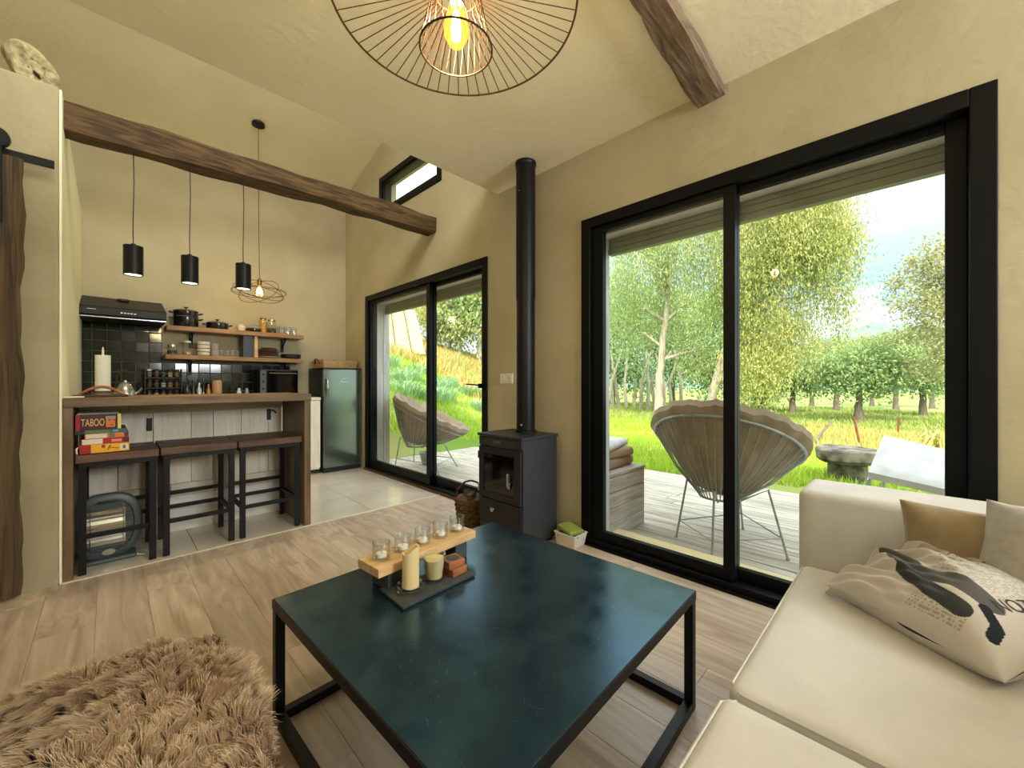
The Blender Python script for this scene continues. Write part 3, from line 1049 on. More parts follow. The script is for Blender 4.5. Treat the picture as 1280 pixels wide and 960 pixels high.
# inner lip
o0 = len(vs_)
for j in range(N):
    x, z = oval(2 * PI * j / N, .122, .158)
    vs_.append((HX + x, HY_ - .035, HZ + z))
for j in range(N):
    x, z = oval(2 * PI * j / N, .118, .152)
    vs_.append((HX + x, HY_ - .012, HZ + z))
for j in range(N):
    k = (j + 1) % N
    fs.append((j, k, o0 + k, o0 + j))
    fs.append((o0 + j, o0 + k, o0 + N + k, o0 + N + j))
fs.append(tuple(range(o0 + N, o0 + 2 * N)))
m.add(vs_, fs, True)
m.build('housing', HEATERGREY, ht)
m = MB()
m.box(HX - .095, HX + .08, HY_ - .02, HY_ - .012, HZ - .115, HZ + .10)
for zc in (.055, -.045):
    m.prism([(HY_ - .014, HZ + zc - .045), (HY_ - .030, HZ + zc - .04), (HY_ - .016, HZ + zc), (HY_ - .030, HZ + zc + .04), (HY_ - .014, HZ + zc + .045)], HX - .09, HX + .075)
m.build('reflector', REFLECTOR, ht)
for zc in (.055, -.045):
    m = MB(); m.tube([(HX - .09, HY_ - .03, HZ + zc), (HX + .075, HY_ - .03, HZ + zc)], .007, 10); m.build('heating_tube', QUARTZ, ht)
m = MB()
for i in range(9):
    z = HZ - .12 + i * .028
    m.tube([(HX - .108, HY_ - .036, z), (HX, HY_ - .044, z), (HX + .108, HY_ - .036, z)], .0016, 5)
for x in (-.075, 0.07):
    m.tube([(HX + x, HY_ - .042, HZ - .135), (HX + x, HY_ - .042, HZ + .135)], .0016, 5)
tag(m.build('wire_guard', STEEL, ht), kind='stuff')
m = MB(); m.prism([(HX - .05, HZ + .142), (HX + .05, HZ + .142), (HX + .04, HZ + .158), (HX - .04, HZ + .158)], HY_ - .0375, HY_ - .034, 'y'); m.build('handle_slot', DARKBODY, ht)
m = MB()
m.lathe([(.0, 0), (.03, 0), (.03, .01), (.0, .01)], (0, 0, 0), 20).turn(Matrix.Translation((HX + .005, HY_ - .035, HZ - .155)) @ Matrix.Rotation(PI / 2, 4, 'X') @ Matrix.Diagonal((1, .62, 1, 1)))
m.build('switch_dial', STEEL, ht)
m = MB()
m.box(HX - .12, HX + .13, HY_ - .075, HY_ + .075, .001, .028)
m.build('base', HEATERGREY, ht, bevel=0.012, segs=3)
m = MB()
m.tube([(HX + .1, HY_ - .04, .02), (HX + .17, HY_ - .085, .008), (HX + .20, HY_ - .05, .006), (HX + .17, HY_ + .01, .006), (HX + .05, HY_ + .10, .006)], .004, 6)
m.build('cable', WHITE, ht)

# ================================================================== kitchen back line
kb = thing('base_cabinet', 'low kitchen cabinet with whitewashed end boards beside the fridge', 'cabinet', (0.8, 5.3, 0))
m = MB(); m.box(-0.185, 1.79, 5.06, 5.555, 0.06, 0.885); m.build('carcass', WHITEWASH_H, kb)
for i in range(6):
    x = -0.18 + i * 0.33
    m = MB(); m.box(x, x + .322, 5.04, 5.06, 0.08, 0.88); m.build('door', WHITEWASH, kb, bevel=0.002)
m = MB(); m.box(-0.185, 1.62, 5.02, 5.555, 0.887, 0.922)
tag(m.build('worktop', BARWOOD, bevel=0.003), 'brown wooden worktop along the green tiled wall', 'worktop')
m = MB(); m.box(1.62, 1.795, 5.03, 5.555, 0.887, 0.922)
tag(m.build('worktop', STRIP, bevel=0.003), 'short pale worktop piece beside the fridge', 'worktop')

# fridge
fr = thing('fridge', 'silver undercounter fridge with glossy door next to the sliding door', 'fridge', (2.06, 5.3, 0))
m = MB(); m.box(1.83, 2.298, 5.10, 5.55, 0.03, 1.255); m.build('cabinet_body', DARKBODY, fr, bevel=0.004)
m = MB(); m.box(1.83, 2.298, 5.045, 5.095, 0.06, 1.262); m.build('door', FRIDGE, fr, bevel=0.010, segs=3)
m = MB(); m.box(1.825, 2.302, 5.05, 5.55, 1.263, 1.278); m.build('top_plate', DARKBODY, fr, bevel=0.003)
m = MB(); m.box(1.84, 2.29, 5.06, 5.10, 0.002, 0.055); m.build('kick_plate', DARKBODY, fr)
m = MB(); m.tube([(1.872, 5.043, 0.93), (1.868, 5.015, 0.96), (1.866, 5.008, 1.04), (1.868, 5.015, 1.12), (1.872, 5.043, 1.15)], .011, 10); m.build('handle', STEEL, fr)
m = MB(); m.tube([(2.035, 5.043, 1.118), (2.05, 5.042, 1.135), (2.075, 5.042, 1.142), (2.09, 5.042, 1.13)], [.002, .006, .005, .002], 6)
m.box(2.03, 2.12, 5.041, 5.046, 1.104, 1.110)
m.build('badge', WHITE, fr)


def woven_box(name, label, x0, x1, y0, y1, z0, z1, mat, cat='basket', flare=0.01):
    r = thing(name, label, cat, ((x0 + x1) / 2, (y0 + y1) / 2, z0))
    m = MB()
    n = max(4, int((z1 - z0) / 0.018))
    for i in range(n):
        a = z0 + (z1 - z0) * i / n
        k = flare * i / n
        t = (z1 - z0) / n
        m.box(x0 - k, x1 + k, y0 - k, y0 - k + .012, a, a + t * .88); m.box(x0 - k, x1 + k, y1 + k - .012, y1 + k, a, a + t * .88)
        m.box(x0 - k, x0 - k + .012, y0 - k + .012, y1 + k - .012, a, a + t * .88); m.box(x1 + k - .012, x1 + k, y0 - k + .012, y1 + k - .012, a, a + t * .88)
    m.box(x0, x1, y0, y1, z0, z0 + .008)
    tag(m.build('weave', mat, r, bevel=0.003), kind='stuff')
    return r


bk = woven_box('wicker_basket', 'long pale seagrass basket lying on top of the fridge', 1.86, 2.27, 5.12, 5.50, 1.279, 1.375, LIGHTWICKER)
m = MB(); m.box(1.865, 2.265, 5.125, 5.495, 1.376, 1.385); m.build('lid', LIGHTWICKER, bk, bevel=0.003)
m = MB(); m.tube([(1.845, 5.22, 1.33), (1.835, 5.25, 1.385), (1.835, 5.34, 1.392), (1.845, 5.37, 1.33)], .008, 6); m.build('handle', WICKER, bk)
m = MB(); m.tube([(2.287, 5.22, 1.33), (2.292, 5.25, 1.385), (2.292, 5.34, 1.392), (2.287, 5.37, 1.33)], .008, 6); m.build('handle', WICKER, bk)

# cooker hood
hd = thing('cooker_hood', 'black visor cooker hood on the green tiles beside the partition', 'hood', (0.1, 5.32, 1.68))
m = MB(); m.prism([(5.565, 1.70), (5.565, 1.925), (5.10, 1.775), (5.085, 1.76), (5.085, 1.70), (5.10, 1.69)], -0.183, 0.392); m.build('housing', DARKBODY, hd, bevel=0.004)
m = MB(); m.box(-0.18, 0.389, 5.086, 5.52, 1.672, 1.689); m.build('visor', BLACKMETAL, hd, bevel=0.003)
m = MB(); m.box(-0.18, 0.389, 5.081, 5.086, 1.676, 1.684); m.build('visor_edge', STEEL, hd)
m = MB(); m.lathe([(0.0, 0), (.05, 0), (.045, .02), (0.0, .025)], (0.10, 5.46, 1.887), 20); m.build('duct_collar', DARKBODY, hd)
for i in range(5):
    m = MB(); m.box(0.075 + i * .022, 0.09 + i * .022, 5.079, 5.087, 1.724, 1.733); m.build('button', STEEL, hd)
m = MB(); m.box(-0.135, -0.08, 5.082, 5.087, 1.742, 1.747); m.build('badge', STEEL, hd)

# shelves with brackets
def shelf(label, z0, z1, x0, x1):
    r = thing('wall_shelf', label, 'shelf', ((x0 + x1) / 2, 5.44, z0), 'wooden shelves on the kitchen wall')
    m = MB(); m.box(x0, x1, 5.32, 5.566, z0, z1); m.build('board', SHELFWOOD, r, bevel=0.006)
    for x in (x0 + .22, x1 - .18):
        m = MB()
        m.box(x - .016, x + .016, 5.335, 5.56, z0 - .012, z0 - .001)
        m.box(x - .016, x + .016, 5.548, 5.56, z0 - .16, z0 - .012)
        m.hexa([(x - .006, 5.545, z0 - .12), (x + .006, 5.545, z0 - .12), (x + .006, 5.56, z0 - .13), (x - .006, 5.56, z0 - .13), (x - .006, 5.40, z0 - .012), (x + .006, 5.40, z0 - .012), (x + .006, 5.43, z0 - .012), (x - .006, 5.43, z0 - .012)])
        m.build('bracket', BLACKMETAL, r)
    return r


shelf('upper wooden wall shelf holding black pots and jars', 1.632, 1.680, 0.41, 1.70)
shelf('lower wooden wall shelf holding bowls and plates', 1.338, 1.386, 0.40, 1.70)
SU, SL, YS, WT = 1.681, 1.387, 5.43, 0.923
ENAMEL = M('black_enamel', C(22, 20, 20), rough=0.25, coat=0.3)


def pot(label, x, r, z, parts, y=YS):
    t = thing('cooking_pot', label, 'pot', (x, y, z), 'black pots on the upper shelf')
    for i, (h0, h1) in enumerate(parts):
        m = MB(); m.lathe([(r * .96, h0), (r, h0 + .006), (r, h1 - .004), (r + .004, h1)], (x, y, z), 28); m.build('body', ENAMEL, t)
        for s_ in (-1, 1):
            m = MB(); m.tube([(x + s_ * r, y - .03, z + h1 - .02), (x + s_ * (r + .032), y - .03, z + h1 - .014), (x + s_ * (r + .032), y + .03, z + h1 - .014), (x + s_ * r, y + .03, z + h1 - .02)], .006, 6)
            m.build('handle', ENAMEL, t)
        m = MB(); m.lathe([(r + .0035, h1), (r + .0045, h1 + .002), (r + .0035, h1 + .004)], (x, y, z), 28); m.build('rim', STEEL, t)
    h1 = parts[-1][1]
    m = MB(); m.lathe([(r, h1 + .004), (r * .7, h1 + .018), (.02, h1 + .024)], (x, y, z), 28); m.build('lid', ENAMEL, t)
    m = MB(); m.lathe([(.008, h1 + .022), (.008, h1 + .034), (.02, h1 + .038), (.02, h1 + .046), (.0, h1 + .048)], (x, y, z), 16); m.build('knob', ENAMEL, t)
    return t


pot('tall black double steamer pot on the upper shelf', 0.575, 0.105, SU, [(0, .105), (.11, .165)])
pot('low black casserole beside the steamer on the upper shelf', 0.845, 0.10, SU, [(0, .066)])


def jar(name, label, x, y, z, r, h, fill=None, fh=0.6, lid=None, glass=CLEAR, cat='jar', group=None, prof=None):
    t = thing(name, label, cat, (x, y, z), group)
    m = MB(); m.lathe(prof or [(r * .8, .001), (r, .006), (r, h * .8), (r * .8, h * .95), (r * .8, h)], (x, y, z), 20, caps=False)
    m.lathe([(r * .8, .001), (0.001, .001)], (x, y, z), 20, caps=False)
    m.build('glass', glass, t)
    if fill:
        m = MB(); m.lathe([(r * .88, .006), (r * .92, h * fh)], (x, y, z), 18); m.build('filling', fill, t)
    if lid:
        m = MB(); m.lathe([(r * .86, h - .004), (r * .86, h + .014)], (x, y, z), 18); m.build('lid', lid, t)
    return t


m = MB(); m.lathe([(.03, 0), (.042, .03), (.042, .05), (.03, .062), (.012, .085), (.0, .088)], (1.067, YS, SU), 20)
tag(m.build('garlic_pot', CERAMIC), 'small cream pot with pointed top beside the casserole', 'pot')
t = thing('bowl_stack', 'grey stoneware dish under an upturned bowl on the upper shelf', 'dishes', (1.19, YS, SU))
m = MB(); m.lathe([(.06, 0), (.078, .02), (.078, .04), (.074, .042)], (1.19, YS, SU), 24); m.build('dish', MUGDARK, t)
m = MB(); m.lathe([(.076, .043), (.06, .07), (.035, .088), (.0, .09)], (1.19, YS, SU), 24); m.build('bowl', GALV, t)
jar('pasta_jar', 'tall amber pasta jar on the upper shelf', 1.29, YS + .02, SU, .040, .165, AMBER, .85, BRASS)
jar('bean_jar', 'clear jar half full of dark beans on the upper shelf', 1.375, YS, SU, .048, .15, COFFEE, .4, STEEL)
for i in range(3):
    for j in range(2):
        t = thing('wine_glass', ('clear glass in the front row of the shelf end cluster, ', 'clear glass in the back row of the shelf end cluster, ')[j] + ('first', 'second', 'third')[i] + ' from the bean jar', 'glass', (1.475 + i * .068, 5.40 + j * .085, SU), 'glasses on the upper shelf end')
        p = t.location
        m = MB(); m.lathe([(.026, 0), (.030, .004), (.029, .09), (.027, .092), (.026, .006), (0.001, .005)], p, 14, caps=False); m.build('bowl', CLEAR, t)

# lower shelf
jar('coffee_jar', 'squat glass jar of dark coffee on the lower shelf', 0.465, YS, SL, .042, .088, COFFEE, .5, STEEL)
jar('sugar_jar', 'tall glass jar with pale lid on the lower shelf', 0.585, YS, SL, .040, .135, AMBER, .25, CERAMIC)


def bowl(label, x, z, r, h, mat, group):
    m = MB(); m.lathe([(r * .55, 0), (r * .95, h * .55), (r, h), (r * .96, h), (r * .9, h * .6), (r * .5, h * .15), (0.001, h * .12)], (x, YS, z), 24, caps=False)
    return tag(m.build('bowl', mat), label, 'bowl', group)


for i, (lab) in enumerate(('lowest cream bowl of the stack on the lower shelf', 'second cream bowl up in the stack on the lower shelf', 'third cream bowl up in the stack on the lower shelf', 'topmost cream bowl of the stack on the lower shelf')):
    m = MB(); m.lathe([(.045, 0), (.058, .008), (.059, .036), (.056, .036), (.053, .01), (.001, .006)], (0.724, YS, SL + i * .038), 24, caps=False)
    tag(m.build('bowl', CERAMIC), lab, 'bowl', 'cream bowls on the lower shelf')
for i, lab in enumerate(('lower pale grey mug stacked beside the cream bowls', 'upper pale grey mug stacked beside the cream bowls')):
    m = MB(); m.lathe([(.030, 0), (.035, .006), (.036, .068), (.033, .068), (.031, .008), (.001, .005)], (0.822, YS, SL + i * .070), 20, caps=False)
    o = tag(m.build('mug', PILLOW_GREY), lab, 'mug', 'grey mugs on the lower shelf')
for i, x in enumerate((0.885, 0.935, 0.985, 1.03)):
    jar('tumbler', ('first', 'second', 'third', 'fourth')[i] + ' small clear tumbler counted from the grey mugs', x, YS - .02 * (i % 2), SL, .024, .066, None, cat='glass', group='tumblers on the lower shelf',
        prof=[(.019, .002), (.024, .06), (.024, .066)])
m = MB(); m.box(1.07, 1.165, 5.36, 5.55, SL, 1.63)
tag(m.build('speaker_box', NAVY, bevel=0.004), 'black upright box standing between the two shelves', 'box')
m = MB(); m.box(1.18, 1.212, 5.35, 5.375, SL + .05, 1.63); m.box(1.176, 1.216, 5.345, 5.38, SL, SL + .05)
tag(m.build('wooden_strut', LIGHTOAK, bevel=0.002), 'pale wooden strut between the two shelves beside the black box', 'strut')
PLN = ['largest pale plate at the bottom of the stack on the lower shelf', 'second plate from the bottom of the brown stack', 'third plate from the bottom of the brown stack', 'fourth plate from the bottom of the brown stack',
       'fifth plate from the bottom of the brown stack', 'topmost small plate of the brown stack']
for i in range(6):
    r = (.125, .118, .115, .112, .105, .085)[i]
    m = MB(); m.lathe([(r * .6, 0), (r * .8, .004), (r, .014), (r * .98, .016), (r * .75, .008), (.001, .005)], (1.345, YS, SL + i * .021), 28, caps=False)
    tag(m.build('plate', CERAMIC if i == 0 else PLATEBROWN), PLN[i], 'plate', 'plates stacked on the lower shelf')
m = MB(); m.lathe([(.09, 0), (.105, .012), (.112, .055), (.107, .055), (.1, .014), (.001, .01)], (1.585, YS, SL), 28, caps=False)
tag(m.build('baking_dish', DARKBODY), 'black round baking dish at the end of the lower shelf', 'dish')

# worktop things
ov = thing('mini_oven', 'black countertop mini oven under the shelf end', 'oven', (1.41, 5.38, WT))
m = MB(); m.box(1.20, 1.60, 5.22, 5.54, WT + .01, 1.25); m.build('body', DARKBODY, ov, bevel=0.006)
m = MB(); m.box(1.27, 1.595, 5.205, 5.22, WT + .03, 1.235); m.build('glass_door', STOVEGLASS, ov, bevel=0.003)
m = MB(); m.box(1.205, 1.262, 5.207, 5.22, WT + .03, 1.235); m.build('control_panel', HEATERGREY, ov, bevel=0.003)
m = MB(); m.tube([(1.29, 5.2, 1.20), (1.29, 5.18, 1.205), (1.575, 5.18, 1.205), (1.575, 5.2, 1.20)], .006, 8); m.build('handle', STEEL, ov)
for z in (1.03, 1.11, 1.19):
    m = MB(); m.tube([(1.233, 5.207, z), (1.233, 5.195, z)], .014, 12); m.build('knob', DARKBODY, ov)
for x in (1.22, 1.57):
    m = MB(); m.box(x, x + .02, 5.25, 5.5, WT, WT + .01); m.build('foot', DARKBODY, ov)

rk = thing('spice_rack', 'dark three tier spice rack full of little jars under the shelf', 'rack', (0.395, 5.45, WT))
for i in range(3):
    m = MB(); m.box(0.258, 0.534, 5.40, 5.50, WT + .01 + i * .105, WT + .018 + i * .105); m.build('tier', DARKBODY, rk)
    m = MB(); m.tube([(0.258, 5.40, WT + .05 + i * .105), (0.534, 5.40, WT + .05 + i * .105)], .003, 6); m.build('bar', DARKBODY, rk)
for x in (0.255, 0.537):
    m = MB(); m.box(x - .003, x + .003, 5.398, 5.502, WT, WT + .315); m.build('side_panel', DARKBODY, rk)
SPICE = [M('spice_green', C(70, 74, 40)), M('spice_red', C(120, 56, 30)), M('spice_tan', C(160, 120, 70)), M('spice_pale', C(200, 186, 150))]
for i in range(3):
    for j in range(5):
        t = jar('spice_jar', ('bottom', 'middle', 'top')[i] + ' tier spice jar, ' + ('first', 'second', 'third', 'fourth', 'fifth')[j] + ' counted from the partition', 0.288 + j * .054, 5.45, WT + .019 + i * .105, .021, .068,
                SPICE[(i * 5 + j * 3) % 4], .7, WHITE if (i, j) == (2, 0) else DARKBODY, group='spice jars in the rack')
MUGL = ['first', 'second', 'third', 'fourth', 'fifth']
for i, (x, r, h, mt) in enumerate(((0.575, .034, .15, MUGDARK), (0.628, .026, .205, MUGDARK), (0.672, .028, .17, STEEL), (0.712, .024, .215, STOVEGLASS), (0.752, .028, .16, BRASS))):
    m = MB(); m.lathe([(r, 0), (r, h * .6), (r * .45, h * .78), (r * .4, h), (.0, h)], (x, 5.33 + .03 * (i % 2), WT), 16)
    tag(m.build('bottle', mt), MUGL[i] + ' dark kitchen bottle counted from the spice rack', 'bottle', 'bottles on the worktop')
m = MB(); m.lathe([(.04, 0), (.046, .01), (.046, .17), (.04, .2), (.036, .2)], (0.826, 5.33, WT), 20)
tag(m.build('utensil_jar', M('beige_ceramic', C(190, 150, 104), rough=0.5)), 'beige ceramic utensil jar beside the bottles', 'jar')
for i, x in enumerate((1.02, 1.095)):
    m = MB(); m.lathe([(.022, 0), (.024, .06), (.016, .085), (.014, .11), (.0, .118)], (x, 5.3, WT), 16)
    tag(m.build('shaker', WHITE if i == 0 else GALV), ('white salt shaker on the worktop under the shelves', 'grey pepper shaker beside the white salt shaker')[i], 'shaker')
# things on the peninsula worktop and the bar
pr = thing('paper_roll', 'tall white kitchen paper roll on its holder beside the partition', 'paper roll', (-0.03, 4.15, 0.931))
m = MB(); m.lathe([(.058, 0), (.058, .10), (.02, .105)], (-0.03, 4.15, 0.931), 24); m.build('base', BARWOOD, pr)
m = MB(); m.lathe([(.041, .107), (.041, .365), (.014, .365), (.014, .36)], (-0.03, 4.15, 0.931), 28); m.build('paper', PAPER, pr)
m = MB(); m.lathe([(.007, .3), (.007, .40), (.003, .425)], (-0.03, 4.15, 0.931), 12); m.build('spindle', STRIP, pr)
kt = thing('kettle', 'small steel kettle with a dark arched handle behind the breakfast bar', 'kettle', (0.09, 4.3, 0.931))
m = MB(); m.lathe([(.06, 0), (.065, .02), (.06, .10), (.035, .155), (.012, .17), (.012, .185), (.0, .19)], (0.09, 4.3, 0.931), 24); m.build('body', STEEL, kt)
m = MB(); m.tube([(0.035, 4.3, 1.06), (0.045, 4.3, 1.16), (0.09, 4.3, 1.195), (0.135, 4.3, 1.16), (0.145, 4.3, 1.06)], .006, 8); m.build('handle', DARKBODY, kt)
m = MB(); m.tube([(0.14, 4.3, 1.0), (0.17, 4.29, 1.03), (0.185, 4.285, 1.06)], [.014, .01, .007], 10); m.build('spout', STEEL, kt)
tr = thing('fruit_bowl', 'dark wooden boat shaped bowl with an arched rim on the breakfast bar', 'bowl', (-0.03, 3.52, 1.012))
m = MB()
m.tube([(-0.135 + 0.21 * i / 16, 3.50, 1.018 + 0.055 * math.sin(PI * i / 16)) for i in range(17)], .008, 8)
m.build('arched_rim', REDWOOD, tr)
m = MB(); m.box(-0.15, 0.085, 3.44, 3.60, 1.0125, 1.026); m.build('tray', M('dark_tray', C(50, 30, 22), rough=0.3, coat=0.3), tr, bevel=0.004)
m = MB(); m.box(-0.178, -0.10, 3.36, 3.43, 1.0125, 1.02)
tag(m.build('notepad', PAPER, bevel=0.002), 'small white notepad at the partition end of the breakfast bar', 'paper')

# wall socket
so = thing('wall_socket', 'white double wall socket between sliding door and stove pipe', 'socket', (XW, 2.375, 1.13))
m = MB(); m.box(XW - .009, XW, 2.30, 2.448, 1.09, 1.172); m.build('plate', WHITE, so, bevel=0.004)
for y in (2.338, 2.41):
    m = MB(); m.lathe([(.022, 0), (.022, .004), (.017, .004), (.017, .001), (.001, .001)], (0, 0, 0), 20, caps=False).turn(Matrix.Translation((XW - .009, y, 1.131)) @ Matrix.Rotation(-PI / 2, 4, 'Y'))
    m.build('outlet', STRIP, so)

# ================================================================== lamps
def pendant(label, x, zc, zb):
    y = 3.47
    zt = zc + 0.092
    t = thing('pendant_lamp', label, 'lamp', (x, y, zb), 'black pendants on the beam')
    m = MB(); m.tube([(x, y, zb), (x + .003, y, zb - .2), (x - .002, y, zt + .1), (x, y, zt)], .0028, 6); m.build('cord', DARKBODY, t)
    m = MB(); m.lathe([(.046, -.092), (.048, -.092), (.048, .090), (.012, .092), (.012, .105), (.0, .105)], (x, y, zc), 24, caps=False)
    m.lathe([(.046, -.092), (.046, .085), (.001, .085)], (x, y, zc), 24, caps=False)
    m.build('lamp_shade', BLACKMETAL, t)
    m = MB(); m.lathe([(.0, -.086), (.042, -.086), (.042, -.07), (.0, -.07)], (x, y, zc), 20, caps=False); m.build('bulb', LAMPIN, t)
    l = add_light('pendant_light', 'SPOT', (x, y, zc - .10), 6, (1.0, 0.80, 0.5), direction=(0, 0, -1), spot_size=math.radians(80), spot_blend=0.6, shadow_soft_size=0.03)
    return t


pendant('black cylinder pendant on the beam beside the partition', 0.109, 1.864, 2.555)
pendant('black cylinder pendant on the beam, middle one of three', 0.388, 1.860, 2.562)
pendant('black cylinder pendant on the beam in front of the wire cage lamp', 0.695, 1.872, 2.57)

# cage pendant near the back wall
cg = thing('cage_pendant', 'flattened wire cage pendant with a warm bulb in front of the kitchen shelves', 'lamp', (1.125, 4.94, 3.84))
c0 = Vector((1.135, 4.94, 2.065))
m = MB(); m.lathe([(.06, -.03), (.06, -.004), (.055, 0)], (1.125, 4.94, 3.858), 24); m.turn(Matrix.Identity(4)); m.build('ceiling_rose', BLACKMETAL, cg)
m = MB(); m.tube([(1.125, 4.94, 3.83), (1.127, 4.94, 3.0), (1.135, 4.94, 2.20)], .003, 6); m.build('cord', DARKBODY, cg)
m = MB(); m.lathe([(.022, 0), (.022, .05), (.012, .075)], (1.135, 4.94, 2.13), 16); m.build('socket', BRASS, cg)
for k, (tx, ty, rx, rz) in enumerate(((0.0, 0.0, .25, .25), (0.62, 0.3, .25, .20), (-0.66, 0.9, .25, .20), (0.55, 2.1, .25, .20), (-0.6, 2.8, .25, .19))):
    m = MB()
    R_ = Matrix.Rotation(ty, 4, 'Z') @ Matrix.Rotation(tx, 4, 'X')
    m.tube([c0 + Vector((v.x, v.y, v.z * .85)) for v in [R_ @ Vector((rx * math.cos(2 * PI * i / 40), rz * math.sin(2 * PI * i / 40), 0)) for i in range(40)]], .0028, 5, closed=True)
    m.build('cage_wire', COPPER, cg)
m = MB(); m.lathe([(.0, -.075), (.035, -.06), (.048, -.025), (.042, .01), (.02, .05), (.018, .065)], (1.135, 4.94, 2.085), 20); m.build('bulb', glass_mat('amber_bulb', (1, .86, .6, 1), 1.2), cg)
m = MB(); m.lathe([(.012, -.04), (.02, -.01), (.012, .03)], (1.135, 4.94, 2.085), 12); m.build('filament', FILAMENT, cg)
add_light('cage_bulb_light', 'POINT', (1.135, 4.94, 2.06), 7, (1.0, 0.70, 0.36), shadow_soft_size=0.05)

# large wire pendant above the coffee table
wp = thing('wire_pendant', 'wide copper wire pendant with a glowing bulb above the coffee table', 'lamp', (0.66, 0.87, 2.2))
cx, cy_ = 0.66, 0.872
ZO, RO, ZI, RI, ZT, RT = 2.10, 0.322, 1.995, 0.096, 2.150, 0.062


def circ(r, z, n=64, ecc=0.0):
    return [(cx + r * math.cos(2 * PI * i / n), cy_ + r * math.sin(2 * PI * i / n), z) for i in range(n)]


m = MB(); m.tube(circ(RO, ZO, 80), .0030, 6, closed=True); m.build('outer_ring', COPPER, wp)
m = MB(); m.tube(circ(RI, ZI, 48), .0026, 6, closed=True); m.build('lower_ring', COPPER, wp)
m = MB(); m.tube(circ(RT, ZT, 40), .0026, 6, closed=True); m.build('upper_ring', COPPER, wp)
NS = 56
for i in range(NS):
    a = 2 * PI * i / NS
    m = MB(); m.tube([(cx + RO * math.cos(a), cy_ + RO * math.sin(a), ZO), (cx + RT * math.cos(a), cy_ + RT * math.sin(a), ZT)], .0016, 4)
    m.build('spoke', COPPER, wp)
for i in range(28):
    a = 2 * PI * i / 28
    m = MB(); m.tube([(cx + RT * math.cos(a), cy_ + RT * math.sin(a), ZT), (cx + RI * math.cos(a + .35), cy_ + RI * math.sin(a + .35), ZI)], .0014, 4)
    m.build('cage_wire', COPPER, wp)
m = MB(); m.tube([(cx, cy_, 2.16), (cx, cy_, 2.683)], .004, 6); m.build('cord', COPPER, wp)
m = MB(); m.lathe([(.02, 0), (.02, .05), (.010, .065)], (cx, cy_, 2.115), 16)
for i in range(3):
    a = 2 * PI * i / 3
    m.tube([(cx, cy_, 2.15), (cx + RT * math.cos(a), cy_ + RT * math.sin(a), ZT)], .002, 4)
m.build('socket', COPPER, wp)
m = MB(); m.lathe([(.0, -.062), (.018, -.056), (.032, -.03), (.034, -.008), (.024, .03), (.015, .055)], (cx, cy_, 2.062), 22); m.build('bulb', BULB, wp)
m = MB(); m.lathe([(.0, -.045), (.012, -.040), (.014, -.01), (.008, .03)], (cx, cy_, 2.062), 14); m.build('filament', FILAMENT, wp)
add_light('wire_pendant_light', 'POINT', (cx, cy_, 2.062), 26, (1.0, 0.90, 0.72), shadow_soft_size=0.03)


# ================================================================== stove corner
sv = thing('wood_stove', 'dark grey steel wood stove with glass door in the corner between the windows', 'stove', (2.05, 1.99, 0))
SX0, SX1, SY0, SY1 = 1.87, 2.225, 1.776, 2.21
m = MB(); m.box(SX0 + .012, SX1, SY0 + .004, SY1 - .004, 0.03, 0.722); m.build('body', STOVE, sv, bevel=0.004)
m = MB(); m.box(SX0 - .006, SX1 + .006, SY0 - .006, SY1 + .006, 0.724, 0.742); m.build('top_plate', STOVE, sv, bevel=0.003)
m = MB(); m.box(SX0 + .001, SX0 + .011, SY0 + .008, SY1 - .008, 0.66, 0.72); m.build('front_plate', STOVE, sv, bevel=0.002)
m = MB(); ring(m, 0, .016, SY0 + .012, SY1 - .012, 0.30, 0.652, .045, .06, .045, .045)
m.v = [(p[0] + SX0 - .006, p[1], p[2]) for p in m.v]
dr = m.build('door', DARKBODY, sv, bevel=0.003)
m = MB(); m.box(SX0 + .002, SX0 + .010, SY0 + .06, SY1 - .05, 0.335, 0.615); m.build('door_glass', STOVEGLASS, dr)
m = MB(); m.box(SX0 - .024, SX0 - .008, 1.885, 1.90, 0.41, 0.50); m.box(SX0 - .012, SX0 - .004, 1.882, 1.903, 0.395, 0.44); m.build('handle', STEEL, dr, bevel=0.004)
for z in (0.36, 0.59):
    m = MB(); m.tube([(SX0 - .008, SY1 - .014, z - .025), (SX0 - .008, SY1 - .014, z + .025)], .007, 10); m.build('hinge', STEEL if z < .4 else DARKBODY, dr)
m = MB(); m.box(SX0 - .002, SX0 + .012, SY0 + .012, SY1 - .012, 0.12, 0.292); aw = m.build('ash_drawer', DARKBODY, sv, bevel=0.003)
m = MB(); m.lathe([(.0, 0), (.016, .002), (.018, .012), (.008, .018), (.007, .03)], (0, 0, 0), 16).turn(Matrix.Translation((SX0 - .030, 2.04, 0.235)) @ Matrix.Rotation(PI / 2, 4, 'Y')); m.build('knob', STEEL, aw)
m = MB(); m.box(SX0 - .002, SX0 + .002, 1.975, 2.045, 0.683, 0.704); m.build('badge', STEEL, sv)
m = MB(); m.box(SX0 + .02, SX1 - .02, SY0 + .03, SY1 - .03, 0.0, 0.03); m.build('foot', DARKBODY, sv)
pp = thing('stove_pipe', 'black flue pipe rising from the wood stove to the ceiling', 'pipe', (2.13, 1.99, 0.743))
for z0, z1, r in ((0.743, 1.72, .0665), (1.70, 2.676, .070)):
    m = MB(); m.lathe([(r, z0), (r, z1)], (2.13, 1.99, 0), 32); m.build('pipe_section', BLACKMETAL, pp)
m = MB(); m.lathe([(.069, .743), (.078, .743), (.078, .756), (.069, .76)], (2.13, 1.99, 0), 32); m.build('collar', BLACKMETAL, pp)
m = MB(); m.lathe([(.071, 2.655), (.075, 2.66), (.075, 2.684), (.071, 2.684)], (2.13, 1.99, 0), 32); m.build('ceiling_collar', BLACKMETAL, pp)
